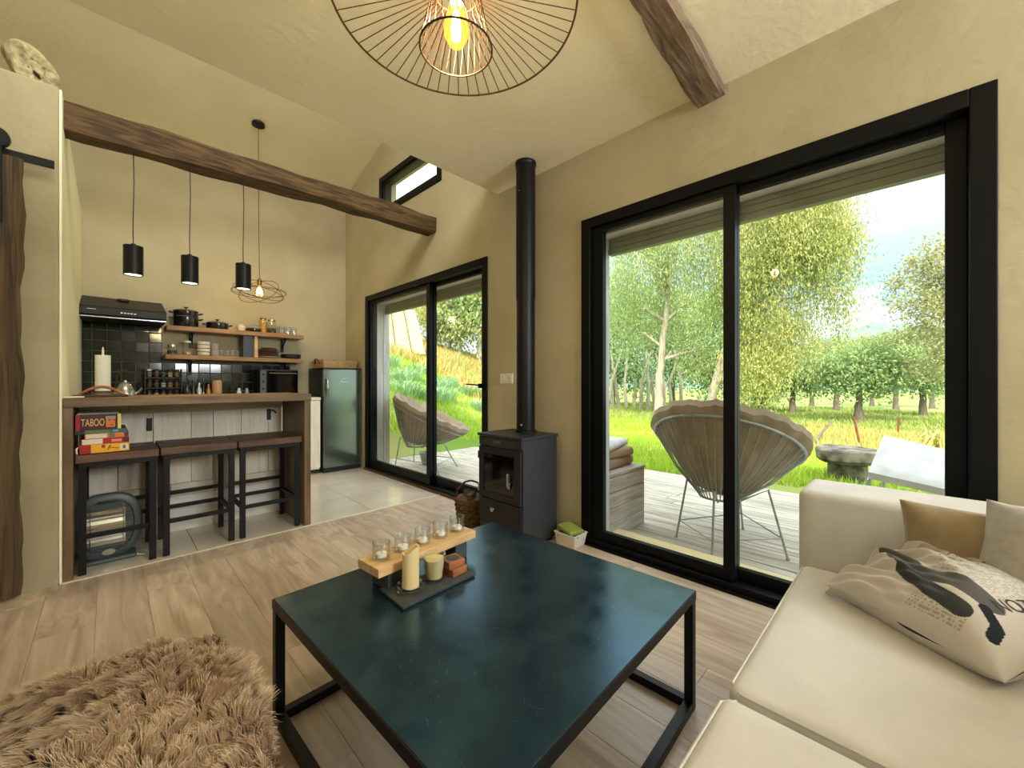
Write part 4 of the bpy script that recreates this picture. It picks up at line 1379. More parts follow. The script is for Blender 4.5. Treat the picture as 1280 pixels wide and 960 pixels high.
m = MB(); m.tube([(2.06, 1.96, 0.80), (2.045, 1.953, 0.80)], .008, 10); m.tube([(2.067, 1.985, 2.46), (2.055, 1.985, 2.46)], .004, 8); m.build('screw', STEEL, pp)

# wicker log basket
lb = thing('log_basket', 'round dark wicker log basket with a hoop handle beside the stove', 'basket', (1.99, 2.44, 0))
m = MB()
for i in range(11):
    z = 0.012 + i * .0175
    r = .098 + .022 * i / 10
    m.tube([(1.99 + (r + .004 * (1 if (k + i) % 2 else -1)) * math.cos(2 * PI * k / 28), 2.44 + (r + .004 * (1 if (k + i) % 2 else -1)) * math.sin(2 * PI * k / 28), z) for k in range(28)], .009, 5, closed=True)
m.lathe([(.09, .003), (.001, .004)], (1.99, 2.44, 0), 20, caps=False)
tag(m.build('weave', WICKER, lb), kind='stuff')
m = MB(); m.tube([(1.99 + .04 * math.cos(2 * PI * k / 12) * 0 + 0, 2.44, 0.2) for k in range(2)], .001, 4)
m = MB(); m.tube([(1.915, 2.53, 0.20), (1.925, 2.52, 0.27), (1.96, 2.48, 0.325), (1.99, 2.44, 0.338), (2.02, 2.40, 0.325), (2.055, 2.36, 0.27), (2.065, 2.35, 0.20)], .008, 8); m.build('handle', WICKER, lb)
m = MB(); m.lathe([(.112, .19), (.126, .195), (.124, .212), (.110, .21)], (1.99, 2.44, 0), 28); m.build('rim', WICKER, lb)
for i, (x, y, z, a, tilt) in enumerate(((1.965, 2.43, 0.03, .4, .28), (2.02, 2.47, 0.03, 1.6, .3), (2.0, 2.39, 0.03, 2.9, .25))):
    d = Vector((math.cos(a) * tilt, math.sin(a) * tilt, 1)).normalized()
    m = MB(); m.tube([Vector((x, y, z)), Vector((x, y, z)) + d * .11, Vector((x, y, z)) + d * .225], [.027, .03, .027], 9)
    tag(m.build('firewood_log', DARKBARK), ('split log leaning to the window in the wicker basket', 'split log leaning away from the sofa in the wicker basket', 'split log leaning to the stove in the wicker basket')[i], 'log', 'logs in the basket')

# white tub with fire lighters
tb = thing('plastic_tub', 'small white rectangular tub on the floor between stove and window', 'tub', (2.225, 1.66, 0))
m = MB()
x0, x1, y0, y1 = 2.155, 2.295, 1.575, 1.745
m.hexa([(x0 + .012, y0 + .012, .001), (x1 - .012, y0 + .012, .001), (x1 - .012, y1 - .012, .001), (x0 + .012, y1 - .012, .001), (x0, y0, .085), (x1, y0, .085), (x1, y1, .085), (x0, y1, .085)])
m.f.pop(1); m.sm.pop()
o = m.build('tub_wall', WHITE, tb)
sm = o.modifiers.new('wall', 'SOLIDIFY'); sm.thickness = 0.003
m = MB(); m.box(x0 - .004, x1 + .004, y0 - .004, y1 + .004, .080, .087); m.box(x0, x1, y0, y1, .081, .086)
m = MB(); ring2(m, x0 - .004, x1 + .004, y0 - .004, y1 + .004, .080, .088, .006); m.build('rim', WHITE, tb, bevel=0.002)
for i, (a, zz, c, lb_) in enumerate(((.15, .062, GRN, 'dark green packet lying lower in the white tub'), (-.25, .092, M('packet_green', C(150, 170, 80), rough=0.4), 'bright green packet lying on top in the white tub'))):
    m = MB(); m.box(-.058, .058, -.075, .075, 0, .024)
    m.turn(Matrix.Translation((2.225, 1.655 + .01 * i, zz)) @ Matrix.Rotation(a, 4, 'Z') @ Matrix.Rotation(.10 * (i * 2 - 1), 4, 'X'))
    tag(m.build('firelighter_packet', c, bevel=0.005), lb_, 'packet')

# ================================================================== coffee table
ct = thing('coffee_table', 'low square coffee table with dark blue steel top and black square legs', 'table', (0.8905, 1.0, 0))
CT_R = Matrix.Translation((0.8895, 1.0, 0)) @ Matrix.Rotation(math.radians(2.2), 4, 'Z')
HT, HS = 0.3965, 0.496


def tpart(name, mat, bx, bevel=0.0015):
    m = MB()
    for b in bx: m.box(*b)
    m.turn(CT_R)
    return m.build(name, mat, ct, bevel=bevel)


tpart('tabletop', TABLETOP, [(-HS + .004, HS - .004, -HS + .004, HS - .004, HT - .006, HT)])
m = MB(); ring2(m, -HS, HS, -HS, HS, HT - .031, HT - .001, .004); m.turn(CT_R); m.build('apron', BLACKMETAL, ct)
q = .030
for sx in (-1, 1):
    for sy in (-1, 1):
        a, b = (-HS + .001, -HS + q) if sx < 0 else (HS - q, HS - .001)
        c, d = (-HS + .001, -HS + q) if sy < 0 else (HS - q, HS - .001)
        tpart('leg', BLACKMETAL, [(a, b, c, d, 0.001, HT - .032)])
for b in ((-HS + q, HS - q, -HS + .001, -HS + q), (-HS + q, HS - q, HS - q, HS - .001), (-HS + .001, -HS + q, -HS + q, HS - q), (HS - q, HS - .001, -HS + q, HS - q)):
    tpart('floor_rail', BLACKMETAL, [(b[0], b[1], b[2], b[3], 0.001, q)])
# fine scratches in the steel top
rng = random.Random(21)
m = MB()
for i in range(420):
    x, y, a, l = rng.uniform(-.46, .46), rng.uniform(-.46, .46), rng.gauss(.9, .8), rng.uniform(.006, .035)
    dx, dy = math.cos(a) * l / 2, math.sin(a) * l / 2
    wx, wy = -math.sin(a) * .00022, math.cos(a) * .00022
    z = HT + .00035
    m.add([(x - dx, y - dy, z), (x + wx, y + wy, z), (x + dx, y + dy, z), (x - wx, y - wy, z)], [(0, 3, 2, 1)])
m.turn(CT_R)
tag(m.build('scratches', M('scratch', C(84, 104, 116), rough=0.4), ct, fix=False), kind='stuff')

# riser with tea light glasses
ZT_ = HT + 0.0015
rs = thing('candle_riser', 'long oak plank riser on dark feet near the table edge', 'stand', (0.84, 1.31, ZT_))
RA = Vector((0.613, 1.295, 0)); RB = Vector((1.062, 1.332, 0))
ax = (RB - RA).normalized(); pr_ = Vector((-ax.y, ax.x, 0))
RZ = 0.462


def rpt(u, v, z):
    p = RA + ax * u + pr_ * v
    return (p.x, p.y, z)


L_ = (RB - RA).length
m = MB(); m.hexa([rpt(0, -.065, RZ), rpt(L_, -.055, RZ), rpt(L_, .055, RZ), rpt(0, .065, RZ), rpt(0, -.065, RZ + .030), rpt(L_, -.055, RZ + .030), rpt(L_, .055, RZ + .030), rpt(0, .065, RZ + .030)])
m.build('plank', LIGHTOAK, rs, bevel=0.002)
for u in (.075, L_ - .075):
    m = MB(); m.hexa([rpt(u - .03, -.05, ZT_), rpt(u + .03, -.05, ZT_), rpt(u + .03, .05, ZT_), rpt(u - .03, .05, ZT_), rpt(u - .03, -.05, RZ - .0005), rpt(u + .03, -.05, RZ - .0005), rpt(u + .03, .05, RZ - .0005), rpt(u - .03, .05, RZ - .0005)])
    m.build('foot', SLATE, rs, bevel=0.002)
ORD = ('first', 'second', 'third', 'fourth', 'fifth')
for i in range(5):
    p = rpt(.052 + i * (L_ - .104) / 4, .002, RZ + .0306)
    t = thing('tealight_glass', ORD[i] + ' tea light glass on the oak riser counted from the end beside the wax pillar', 'candle holder', p, 'tea light glasses on the riser')
    m = MB(); m.lathe([(.0245, 0), (.029, .004), (.0295, .058), (.0275, .058), (.026, .008), (.001, .006)], p, 28, caps=False); m.build('glass', CLEAR, t)
    m = MB(); m.lathe([(.0185, .0085), (.0185, .019), (.017, .0205), (.0, .0195)], p, 20); m.build('tealight', PAPER, t)
    m = MB(); m.tube([(p[0], p[1], p[2] + .019), (p[0] + .001, p[1], p[2] + .026)], .0009, 5); m.build('wick', DARKBODY, t)

# slate tray and what stands on it
m = MB(); m.hexa([(0.640, 1.115, ZT_), (0.937, 1.130, ZT_), (0.930, 1.232, ZT_), (0.645, 1.268, ZT_), (0.638, 1.113, ZT_ + .010), (0.940, 1.128, ZT_ + .010), (0.932, 1.235, ZT_ + .010), (0.642, 1.272, ZT_ + .010)])
tag(m.build('slate_tray', SLATE, bevel=0.0015), 'thin rectangular slate tray on the coffee table', 'tray')
ZS = ZT_ + .0105
P1 = (0.712, 1.190, ZS)
t = thing('candle_dish', 'round clear glass dish under the ivory pillar', 'dish', P1)
m = MB(); m.lathe([(.038, 0), (.046, .004), (.047, .012), (.040, .0135), (.047, .016), (.046, .020), (.036, .012), (.001, .010)], P1, 36, caps=False); m.build('glass', CLEAR, t)
pc = thing('pillar_candle', 'ivory pillar candle burnt unevenly at the top on the slate tray', 'candle', (P1[0], P1[1], ZS + .0125))
m = MB()
N = 32
zb = ZS + .0125
vs_, fs = [], []
tops = [.122 + .012 * math.sin(2 * PI * k / N + 2.2) + .004 * math.sin(6 * PI * k / N) for k in range(N)]
for k in range(N):
    a = 2 * PI * k / N
    vs_.append((P1[0] + .0275 * math.cos(a), P1[1] + .0275 * math.sin(a), zb))
for k in range(N):
    a = 2 * PI * k / N
    vs_.append((P1[0] + .0275 * math.cos(a), P1[1] + .0275 * math.sin(a), zb + tops[k]))
for k in range(N):
    a = 2 * PI * k / N
    vs_.append((P1[0] + .0225 * math.cos(a), P1[1] + .0225 * math.sin(a), zb + tops[k] - .001))
for k in range(N):
    a = 2 * PI * k / N
    vs_.append((P1[0] + .019 * math.cos(a), P1[1] + .019 * math.sin(a), zb + .100))
for r_ in range(3):
    for k in range(N):
        fs.append((r_ * N + k, r_ * N + (k + 1) % N, (r_ + 1) * N + (k + 1) % N, (r_ + 1) * N + k))
fs += [tuple(range(N - 1, -1, -1)), tuple(range(3 * N, 4 * N))]
m.add(vs_, fs, True)
m.build('wax', WAX, pc)
m = MB(); m.tube([(P1[0], P1[1], zb + .100), (P1[0] + .002, P1[1], zb + .112)], .0011, 6); m.build('wick', DARKBODY, pc)
P2 = (0.806, 1.190, ZS)
t = thing('glass_candle', 'yellowish wax candle in a flared clear tumbler beside the pillar', 'candle', P2)
m = MB(); m.lathe([(.027, 0), (.030, .002), (.0385, .092), (.0365, .092), (.029, .012), (.001, .010)], P2, 32, caps=False); m.build('glass', CLEAR, t)
m = MB(); m.lathe([(.0275, .0125), (.0345, .076), (.030, .0765), (.0, .0745)], P2, 28); m.build('wax', WAX, t)
for i, (x, y, s_, a) in enumerate(((0.890, 1.190, .034, .10), (0.886, 1.193, .033, -.08))):
    m = MB(); m.box(-s_, s_, -s_, s_, 0, .0255)
    m.turn(Matrix.Translation((x, y, ZS + .026 * i)) @ Matrix.Rotation(a, 4, 'Z'))
    o = m.build('wooden_coaster', REDWOOD, bevel=0.002)
    tag(o, ('reddish wooden block at the bottom of the pair on the slate tray', 'reddish wooden block with a dark round inlay, on top of the other block')[i], 'block', 'wooden blocks on the tray')
    if i:
        m = MB(); m.lathe([(.0, 0), (.024, 0), (.024, .0012), (.0, .0012)], (x, y, ZS + .0515), 28); m.build('inlay', SLATE, o)

# ================================================================== sofa
def cushion_box(x0, x1, y0, y1, z0, z1, r=0.05, crown=0.02, nu=24, nv=24, corner=2.0):
    """soft upholstered block with rounded edges and a slightly crowned top"""
    m = MB()
    hx, hy, hz = (x1 - x0) / 2, (y1 - y0) / 2, (z1 - z0) / 2
    c = Vector(((x0 + x1) / 2, (y0 + y1) / 2, (z0 + z1) / 2))

    def f(px, py, pz):
        q = Vector((max(-hx + r, min(hx - r, px)), max(-hy + r, min(hy - r, py)), max(-hz + r, min(hz - r, pz))))
        d = Vector((px, py, pz)) - q
        p = q + (d.normalized() * r if d.length > 1e-9 else d)
        k = max(0, (1 - (p.x / hx) ** 4)) * max(0, (1 - (p.y / hy) ** 4))
        if p.z > 0:
            p.z += crown * k * (p.z / hz)
        return c + p

    def axis_pts(h, n):
        inner = [-h + r + (2 * h - 2 * r) * i / n for i in range(n + 1)]
        edge = [-h, -h + r * .08, -h + r * .25, -h + r * .55]
        return edge + inner + [-v for v in reversed(edge)]

    X, Y, Z = axis_pts(hx, nu), axis_pts(hy, nv), axis_pts(hz, 3)
    for (A, B, fn) in ((X, Y, lambda a, b: f(a, b, hz)), (X, Y, lambda a, b: f(a, b, -hz)), (X, Z, lambda a, b: f(a, hy, b)), (X, Z, lambda a, b: f(a, -hy, b)), (Y, Z, lambda a, b: f(hx, a, b)), (Y, Z, lambda a, b: f(-hx, a, b))):
        base = [fn(a, b) for b in B for a in A]
        na = len(A)
        m.add(base, [(j * na + i, j * na + i + 1, (j + 1) * na + i + 1, (j + 1) * na + i) for j in range(len(B) - 1) for i in range(na - 1)], True)
    return m


def soft(mb, name, mat, parent):
    o = mb.build(name, mat, parent, fix=False)
    bm = bmesh.new(); bm.from_mesh(o.data)
    bmesh.ops.remove_doubles(bm, verts=bm.verts, dist=1e-5)
    bmesh.ops.recalc_face_normals(bm, faces=bm.faces)
    bm.to_mesh(o.data); bm.free()
    o.data.polygons.foreach_set('use_smooth', [True] * len(o.data.polygons))
    return o


sf = thing('sofa', 'beige suede sofa with a broad square arm under the wide window', 'sofa', (1.0, -0.2, 0))
soft(cushion_box(-0.85, 2.11, -0.80, 0.285, 0.03, 0.265, r=.02, crown=0), 'base', SOFA, sf)
soft(cushion_box(1.845, 2.125, -0.80, 0.315, 0.03, 0.695, r=.028, crown=0.004), 'armrest', SOFA, sf)
soft(cushion_box(-0.85, 1.843, -0.85, -0.52, 0.27, 0.78, r=.05, crown=0.01), 'backrest', SOFA, sf)
soft(cushion_box(0.972, 1.842, -0.515, 0.298, 0.268, 0.424, r=.026, crown=0.012), 'seat_cushion', SOFA, sf)
soft(cushion_box(0.085, 0.957, -0.515, 0.298, 0.268, 0.424, r=.026, crown=0.012), 'seat_cushion', SOFA, sf)
# piping along the seat cushions
for x0, x1 in ((0.972, 1.842), (0.085, 0.957)):
    m = MB(); m.tube([(x0 + .006, -.45, .416), (x0 + .006, .27, .416), (x0 + .03, .294, .416), (x1 - .03, .294, .416), (x1 - .006, .27, .416)], .0035, 6); m.build('piping', SOFA, sf)
for x in (-0.7, 2.02):
    for y in (-0.7, 0.22):
        m = MB(); m.box(x - .025, x + .025, y - .025, y + .025, 0, .03); m.build('foot', DARKBODY, sf)


def pillow_fn(w, l, th, wr_amp, wr_fn):
    """(u,v in -1..1) -> local x,y, half height"""
    def g(u, v):
        k = max(0.0, (1 - abs(u) ** 2.6)) ** .55 * max(0.0, (1 - abs(v) ** 2.6)) ** .55
        sx = 1 - .055 * (1 - u * u) * 0 - .07 * (v * v) * (1 - u * u) * 0
        pin = 1 - .06 * (1 - (abs(v)) ** 2)
        pin2 = 1 - .06 * (1 - (abs(u)) ** 2)
        return u * w / 2 * (pin if abs(u) > .5 else 1 - .06 * (1 - v * v) * (abs(u) / .5)), v * l / 2 * (pin2 if abs(v) > .5 else 1 - .06 * (1 - u * u) * (abs(v) / .5)), th / 2 * k + wr_amp * wr_fn(u, v) * min(1, k * 1.6)
    return g


def make_pillow(name, label, mat, W, w, l, th, amp, wf, n=60, attr=None, group='pillows on the sofa'):
    g = pillow_fn(w, l, th, amp, wf)
    us = np.linspace(-1, 1, n + 1)
    verts, att = [], []
    for side in (1, -1):
        for v in us:
            for u in us:
                x, y, z = g(u, v)
                p = W @ Vector((x, y, side * z if side > 0 else -max(z - amp * wf(u, v), 0) if True else 0))
                verts.append(p)
                att.append(attr(u, v) if (attr and side > 0) else 0.0)
    f = []
    k = n + 1
    for s_ in range(2):
        o = s_ * k * k
        for j in range(n):
            for i in range(n):
                q = [o + j * k + i, o + j * k + i + 1, o + (j + 1) * k + i + 1, o + (j + 1) * k + i]
                f.extend(q if s_ == 0 else q[::-1])
    c = W.translation.copy()
    verts = np.array([(p - c)[:] for p in verts])
    o = numpy_mesh(name, verts, np.array(f), 4, mat, loc=c, attrs={'print': att} if attr else None, smooth=True)
    bm = bmesh.new(); bm.from_mesh(o.data)
    bmesh.ops.remove_doubles(bm, verts=bm.verts, dist=2e-4)
    bm.to_mesh(o.data); bm.free()
    tag(o, label, 'pillow', group)
    return o, g


def frame(c, u, v):
    u = Vector(u).normalized()
    v = Vector(v)
    v = (v - u * v.dot(u)).normalized()
    n_ = u.cross(v)
    return Matrix(((u.x, v.x, n_.x, c[0]), (u.y, v.y, n_.y, c[1]), (u.z, v.z, n_.z, c[2]), (0, 0, 0, 1)))


# plain taupe pillow against the arm: its front looks away from the window
W1 = frame((1.765, -0.185, 0.582), (0.06, -1, 0), (0.12, 0.0, 1))
make_pillow('pillow', 'plain taupe pillow standing against the sofa arm', PILLOW_BROWN, W1, .44, .30, .12, .006, lambda u, v: math.sin(3 * u + 5 * v) * max(0, u), n=40)
W2 = frame((1.625, -0.300, 0.615), (0.38, 0.92, 0.0), (0.45, -0.2, 1))
make_pillow('pillow', 'light grey pillow tucked behind the printed one', PILLOW_GREY, W2, .40, .34, .11, .006, lambda u, v: math.sin(4 * u - 3 * v), n=40)

# printed pillow
def seg_d(u, v, pts):
    best = 9
    for (ax_, ay_), (bx_, by_) in zip(pts, pts[1:]):
        dx, dy = bx_ - ax_, by_ - ay_
        t = max(0, min(1, ((u - ax_) * dx + (v - ay_) * dy) / (dx * dx + dy * dy)))
        best = min(best, math.hypot(u - ax_ - t * dx, v - ay_ - t * dy))
    return best


prng = random.Random(3)
DASH = {}


def printed(u, v):
    # u runs from the window end towards the camera end, v from the sofa front to the back
    a = 0.0
    if seg_d(u, v, [(-.62, -.05), (-.2, -.28), (.25, -.20), (.62, -.30)]) < .17 - .09 * max(0, u):
        a = .85
    if seg_d(u, v, [(-.2, -.42), (.15, -.55), (.48, -.62)]) < .12:
        a = .95
    if seg_d(u, v, [(.62, -.42), (.78, -.55), (.80, -.70)]) < .055:
        a = 1.0
    if seg_d(u, v, [(-.55, .45), (-.15, .62), (.10, .70)]) < .10:
        a = max(a, .35)
    if a == 0 and -.15 < u < .75 and -.12 < v < .62:
        row = math.floor((v + .12) / .046)
        fy = ((v + .12) / .046) % 1
        col = math.floor((u + .15) / .0155)
        if .25 < fy < .72:
            key = (row, col)
            if key not in DASH:
                DASH[key] = prng.random()
            if DASH[key] > .42:
                a = .38
    if a == 0 and .0 < u < .6 and -.88 < v < -.68:
        key = ('b', math.floor(u / .016), math.floor(v / .042))
        if key not in DASH:
            DASH[key] = prng.random()
        a = .4 if DASH[key] > .5 and (v / .042) % 1 > .4 else 0
    return a


PRINT = attr_mat('printed_cotton', 'print', C(190, 184, 177), C(34, 38, 42), rough=0.9, bump=0.1, bscale=180)


def wr(u, v):
    s_ = max(0, -u + .35)
    return s_ * (math.sin(9 * v + 5 * u) * .8 + math.sin(21 * v + 4 * math.sin(3 * u)) * .55 + .4 * math.sin(37 * v - 9 * u)) + .25 * math.sin(6 * u + 3 * v)


W3 = frame((1.592, -0.070, 0.510), (-0.60, -0.80, 0.0), (0.78, -0.58, 0.22))
pw, pg = make_pillow('pillow', 'crumpled printed pillow with dark painted shapes and lettering on the seat', PRINT, W3, .42, .36, .20, .016, wr, n=260, attr=printed)


def on_pillow(u0, v0, du, dv):
    """word origin (u0, v0), reading direction (du, dv) in pillow coordinates"""
    L = math.hypot(du, dv)
    du, dv = du / L, dv / L

    def fn(x, y):
        u = u0 + (x * du - y * dv * -1 * 0 - y * -dv * 0) + x * 0
        uu = u0 + x * du + y * (-dv)
        vv = v0 + x * dv + y * du
        uu, vv = max(-.97, min(.97, uu)), max(-.97, min(.97, vv))
        a, b, c = pg(uu, vv)
        return W3 @ Vector((a, b, c + .0012))
    return fn


INK = M('ink', C(58, 52, 50), rough=0.9)
wordplate('FASH', .15, on_pillow(.02, .60, 1.0, .08), 'lettering', INK, pw)
wordplate('NOT B', .20, on_pillow(.70, -.30, .25, 1.0), 'lettering', INK, pw)
wordplate('NO', .15, on_pillow(-.22, .26, .5, .85), 'lettering', M('ink_pale', C(120, 112, 106), rough=.9), pw)

# ================================================================== fur throw over a low bench
ft = thing('fur_throw', 'shaggy brown long pile throw spread over a low ottoman', 'throw', (-0.3, 1.0, 0))
FX0, FX1, FY0, FY1, FZ = -1.1, 0.222, 0.35, 1.415, 0.408


def fur_h(x, y):
    return FZ + .012 * math.sin(9 * x + 6 * y) + .010 * math.sin(15 * y - 7 * x + 1.3) + .006 * math.sin(27 * x + 11 * y)


m = cushion_box(FX0 + .02, FX1 - .02, FY0 + .02, FY1 - .02, 0.04, FZ - .02, r=.05, crown=0.0, nu=10, nv=10)
soft(m, 'ottoman', PILLOW_BROWN, ft)
NF = 150000
rg = np.random.default_rng(4)
nt_ = int(NF * .82)
px = rg.uniform(-0.55, FX1, nt_); py = rg.uniform(FY0 + .15, FY1, nt_)
wv = 13 * px - 22 * py + 1.6 * np.sin(7 * px + 4 * py) + .8 * np.sin(17 * py - 6 * px)
pz = FZ + .010 * np.sin(9 * px + 6 * py) + .024 * (np.abs(np.sin(wv)) - .5) + .007 * np.sin(31 * px + 13 * py) - .016
# round the rim
ed = np.minimum(FX1 - px, FY1 - py)
pz -= np.where(ed < .05, (.05 - ed) ** 2 / .05, 0)
nx = np.where(FX1 - px < .05, (.05 - (FX1 - px)) / .05, 0) * .9
ny = np.where(FY1 - py < .05, (.05 - (FY1 - py)) / .05, 0) * .9
nz = np.ones(nt_)
ns = NF - nt_
sx_ = np.concatenate([np.full(ns // 2, FX1), rg.uniform(-0.55, FX1, ns - ns // 2)])
sy_ = np.concatenate([rg.uniform(FY0 + .15, FY1, ns // 2), np.full(ns - ns // 2, FY1)])
sz_ = rg.uniform(.06, FZ - .03, ns)
snx = np.concatenate([np.ones(ns // 2), np.zeros(ns - ns // 2)]); sny = 1 - snx
px = np.concatenate([px, sx_]); py = np.concatenate([py, sy_]); pz = np.concatenate([pz, sz_])
N3 = np.stack([np.concatenate([nx, snx]), np.concatenate([ny, sny]), np.concatenate([nz, np.full(ns, .15)])], 1)
N3 /= np.linalg.norm(N3, axis=1)[:, None]
# lie direction: locks that swirl with position
ang = 2.4 + .9 * np.sin(6.5 * px + 3 * py) + .7 * np.sin(11 * py - 5 * px) + .5 * np.sin(23 * px + 17 * py) + rg.normal(0, .2, NF)
F3 = np.stack([np.cos(ang), np.sin(ang), np.zeros(NF)], 1)
F3[nt_:, 2] = -1.3
F3 /= np.linalg.norm(F3, axis=1)[:, None]
ln = rg.uniform(.024, .042, NF)
# tufts: strands of one tuft share a tip
tuft = (np.floor(px / .019) * 7919 + np.floor(py / .019) * 104729 + np.floor(pz / .03) * 1299709).astype(np.int64)
tr_ = np.abs(np.sin(tuft * 12.9898) * 43758.5453) % 1
ang2 = tr_ * 6.283
F3[:, 0] += .55 * np.cos(ang2); F3[:, 1] += .55 * np.sin(ang2)
tcx = (np.floor(px / .019) + .5) * .019; tcy = (np.floor(py / .019) + .5) * .019
base = np.stack([px, py, pz], 1)
mid = base + N3 * (ln * .50)[:, None] + F3 * (ln * .30)[:, None]
tip = base + N3 * (ln * .55)[:, None] + F3 * (ln * .95)[:, None]
tip[:, 0] += (tcx - px) * .85; tip[:, 1] += (tcy - py) * .85
mid[:, 0] += (tcx - px) * .3; mid[:, 1] += (tcy - py) * .3
W_ = np.cross(F3, N3); W_ /= np.linalg.norm(W_, axis=1)[:, None] + 1e-9
wd = rg.uniform(.0006, .0011, NF)[:, None]
V = np.stack([base - W_ * wd, base + W_ * wd, mid + W_ * wd * .8, mid - W_ * wd * .8, tip + W_ * wd * .25, tip - W_ * wd * .25], 1).reshape(-1, 3)
o0 = ft.location
V = V - np.array(o0)
idx = (np.arange(NF) * 6)[:, None]
FF = np.concatenate([idx + np.array([[0, 1, 2, 3]]), idx + np.array([[3, 2, 4, 5]])], 1).reshape(-1)
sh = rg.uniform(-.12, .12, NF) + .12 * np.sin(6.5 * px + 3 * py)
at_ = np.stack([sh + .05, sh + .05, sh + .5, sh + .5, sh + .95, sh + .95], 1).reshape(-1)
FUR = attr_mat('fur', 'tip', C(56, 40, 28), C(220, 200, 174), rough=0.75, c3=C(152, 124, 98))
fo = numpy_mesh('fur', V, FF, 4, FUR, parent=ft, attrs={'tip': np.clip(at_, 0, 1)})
tag(fo, kind='stuff')


# ================================================================== outside
def ground_z(x, y):
    s_ = y - 5.3 - .55 * (x - 4)
    sp = s_ if s_ > 15 else math.log1p(math.exp(s_ * 2)) / 2
    sp = 14 * (1 - math.exp(-sp / 14))
    far = max(0.0, x - 5)
    return -.085 + .5 * sp - .02 * min(far, 45)


# deck of single boards
dk = MB(); dk.box(XE + .0, 5.0, -2.6, 5.55, -0.16, -0.075)
deck = tag(dk.build('deck', M('deck_joist', C(70, 66, 60), rough=.9)), 'weathered grey board deck outside the windows', kind='structure')
db_me = mesh_of(chamfer_plate(0.136, 2.70, 0.026, 0.003), 'plank', DECKWOOD)
rng = random.Random(9)
for i in range(17):
    x = 2.715 + i * .1402
    yy = -2.6 + rng.uniform(-1.2, 0)
    while yy < 5.5:
        a, b = max(yy, -2.6), min(yy + 2.70, 5.55)
        yy += 2.704
        if b - a < .1:
            continue
        o = piece(db_me, 'plank', (x - deck.location.x, (a + b) / 2 - deck.location.y, -0.075 + rng.uniform(0, .003) - deck.location.z), deck)
        o.scale = (1, (b - a) / 2.704, 1)
DZ = -0.047

# meadow and hillside
nx_, ny_ = 110, 120
xs = np.concatenate([np.linspace(2.55, 30, 70), np.linspace(31, 130, 40)])
ys = np.concatenate([np.linspace(-45, -8, 20), np.linspace(-7.5, 30, 76), np.linspace(31.5, 90, 24)])
V = np.array([(x, y, ground_z(x, y) + (.03 * math.sin(2.1 * x + 1.3 * y) + .05 * math.sin(.7 * x - .9 * y)) * min(1, max(0, x - 5) / 3) if not (x < 5.02 and y < 5.58) else -0.22) for y in ys for x in xs])
f = [(j * 110 + i, j * 110 + i + 1, (j + 1) * 110 + i + 1, (j + 1) * 110 + i) for j in range(len(ys) - 1) for i in range(109)]
gr = numpy_mesh('ground', V, np.array(f).reshape(-1), 4, GROUND, smooth=True)
tag(gr, 'meadow ground rising to a hillside beyond the deck', kind='structure')

# far wooded hill
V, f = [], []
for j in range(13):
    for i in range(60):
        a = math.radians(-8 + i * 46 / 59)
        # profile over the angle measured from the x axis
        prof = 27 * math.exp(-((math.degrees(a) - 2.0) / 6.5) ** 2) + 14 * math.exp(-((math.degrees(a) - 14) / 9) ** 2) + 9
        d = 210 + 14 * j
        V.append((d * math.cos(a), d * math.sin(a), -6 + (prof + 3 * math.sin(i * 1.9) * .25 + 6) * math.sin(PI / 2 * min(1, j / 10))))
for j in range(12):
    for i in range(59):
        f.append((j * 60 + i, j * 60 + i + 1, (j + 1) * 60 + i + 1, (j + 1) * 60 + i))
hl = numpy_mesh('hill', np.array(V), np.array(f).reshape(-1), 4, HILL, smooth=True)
tag(hl, 'distant wooded hill with blue green haze in its colour', kind='structure')


# grass blades
def blades(name, label, X, Y, hmin, hmax, wd, mat, seed):
    rg_ = np.random.default_rng(seed)
    n = len(X)
    Z = np.array([ground_z(x, y) for x, y in zip(X, Y)]) + (.03 * np.sin(2.1 * X + 1.3 * Y) + .05 * np.sin(.7 * X - .9 * Y)) * np.clip((X - 5) / 3, 0, 1) - .02
    h = rg_.uniform(hmin, hmax, n)
    a = rg_.uniform(0, 2 * PI, n)
    d = np.stack([np.cos(a), np.sin(a)], 1)
    l = rg_.uniform(.1, .6, n) * h
    b = rg_.uniform(0, 2 * PI, n)
    w2 = np.stack([np.cos(b), np.sin(b), np.zeros(n)], 1) * (wd * rg_.uniform(.6, 1.3, n))[:, None]
    base = np.stack([X, Y, Z], 1)
    tip = base + np.stack([d[:, 0] * l, d[:, 1] * l, h], 1)
    V_ = np.stack([base - w2, base + w2, tip], 1).reshape(-1, 3)
    o = numpy_mesh(name, V_, np.arange(n * 3), 3, mat)
    return tag(o, label, 'grass', kind='stuff')


rg = np.random.default_rng(12)
GRASSM = leaf_mat('grass_blade', [C(120, 170, 30), C(160, 200, 50), C(196, 216, 80), C(176, 208, 60), C(206, 200, 110)], .3)
DRYM = leaf_mat('dry_blade', [C(214, 190, 120), C(196, 164, 104), C(176, 184, 80), C(226, 206, 150)], .25)
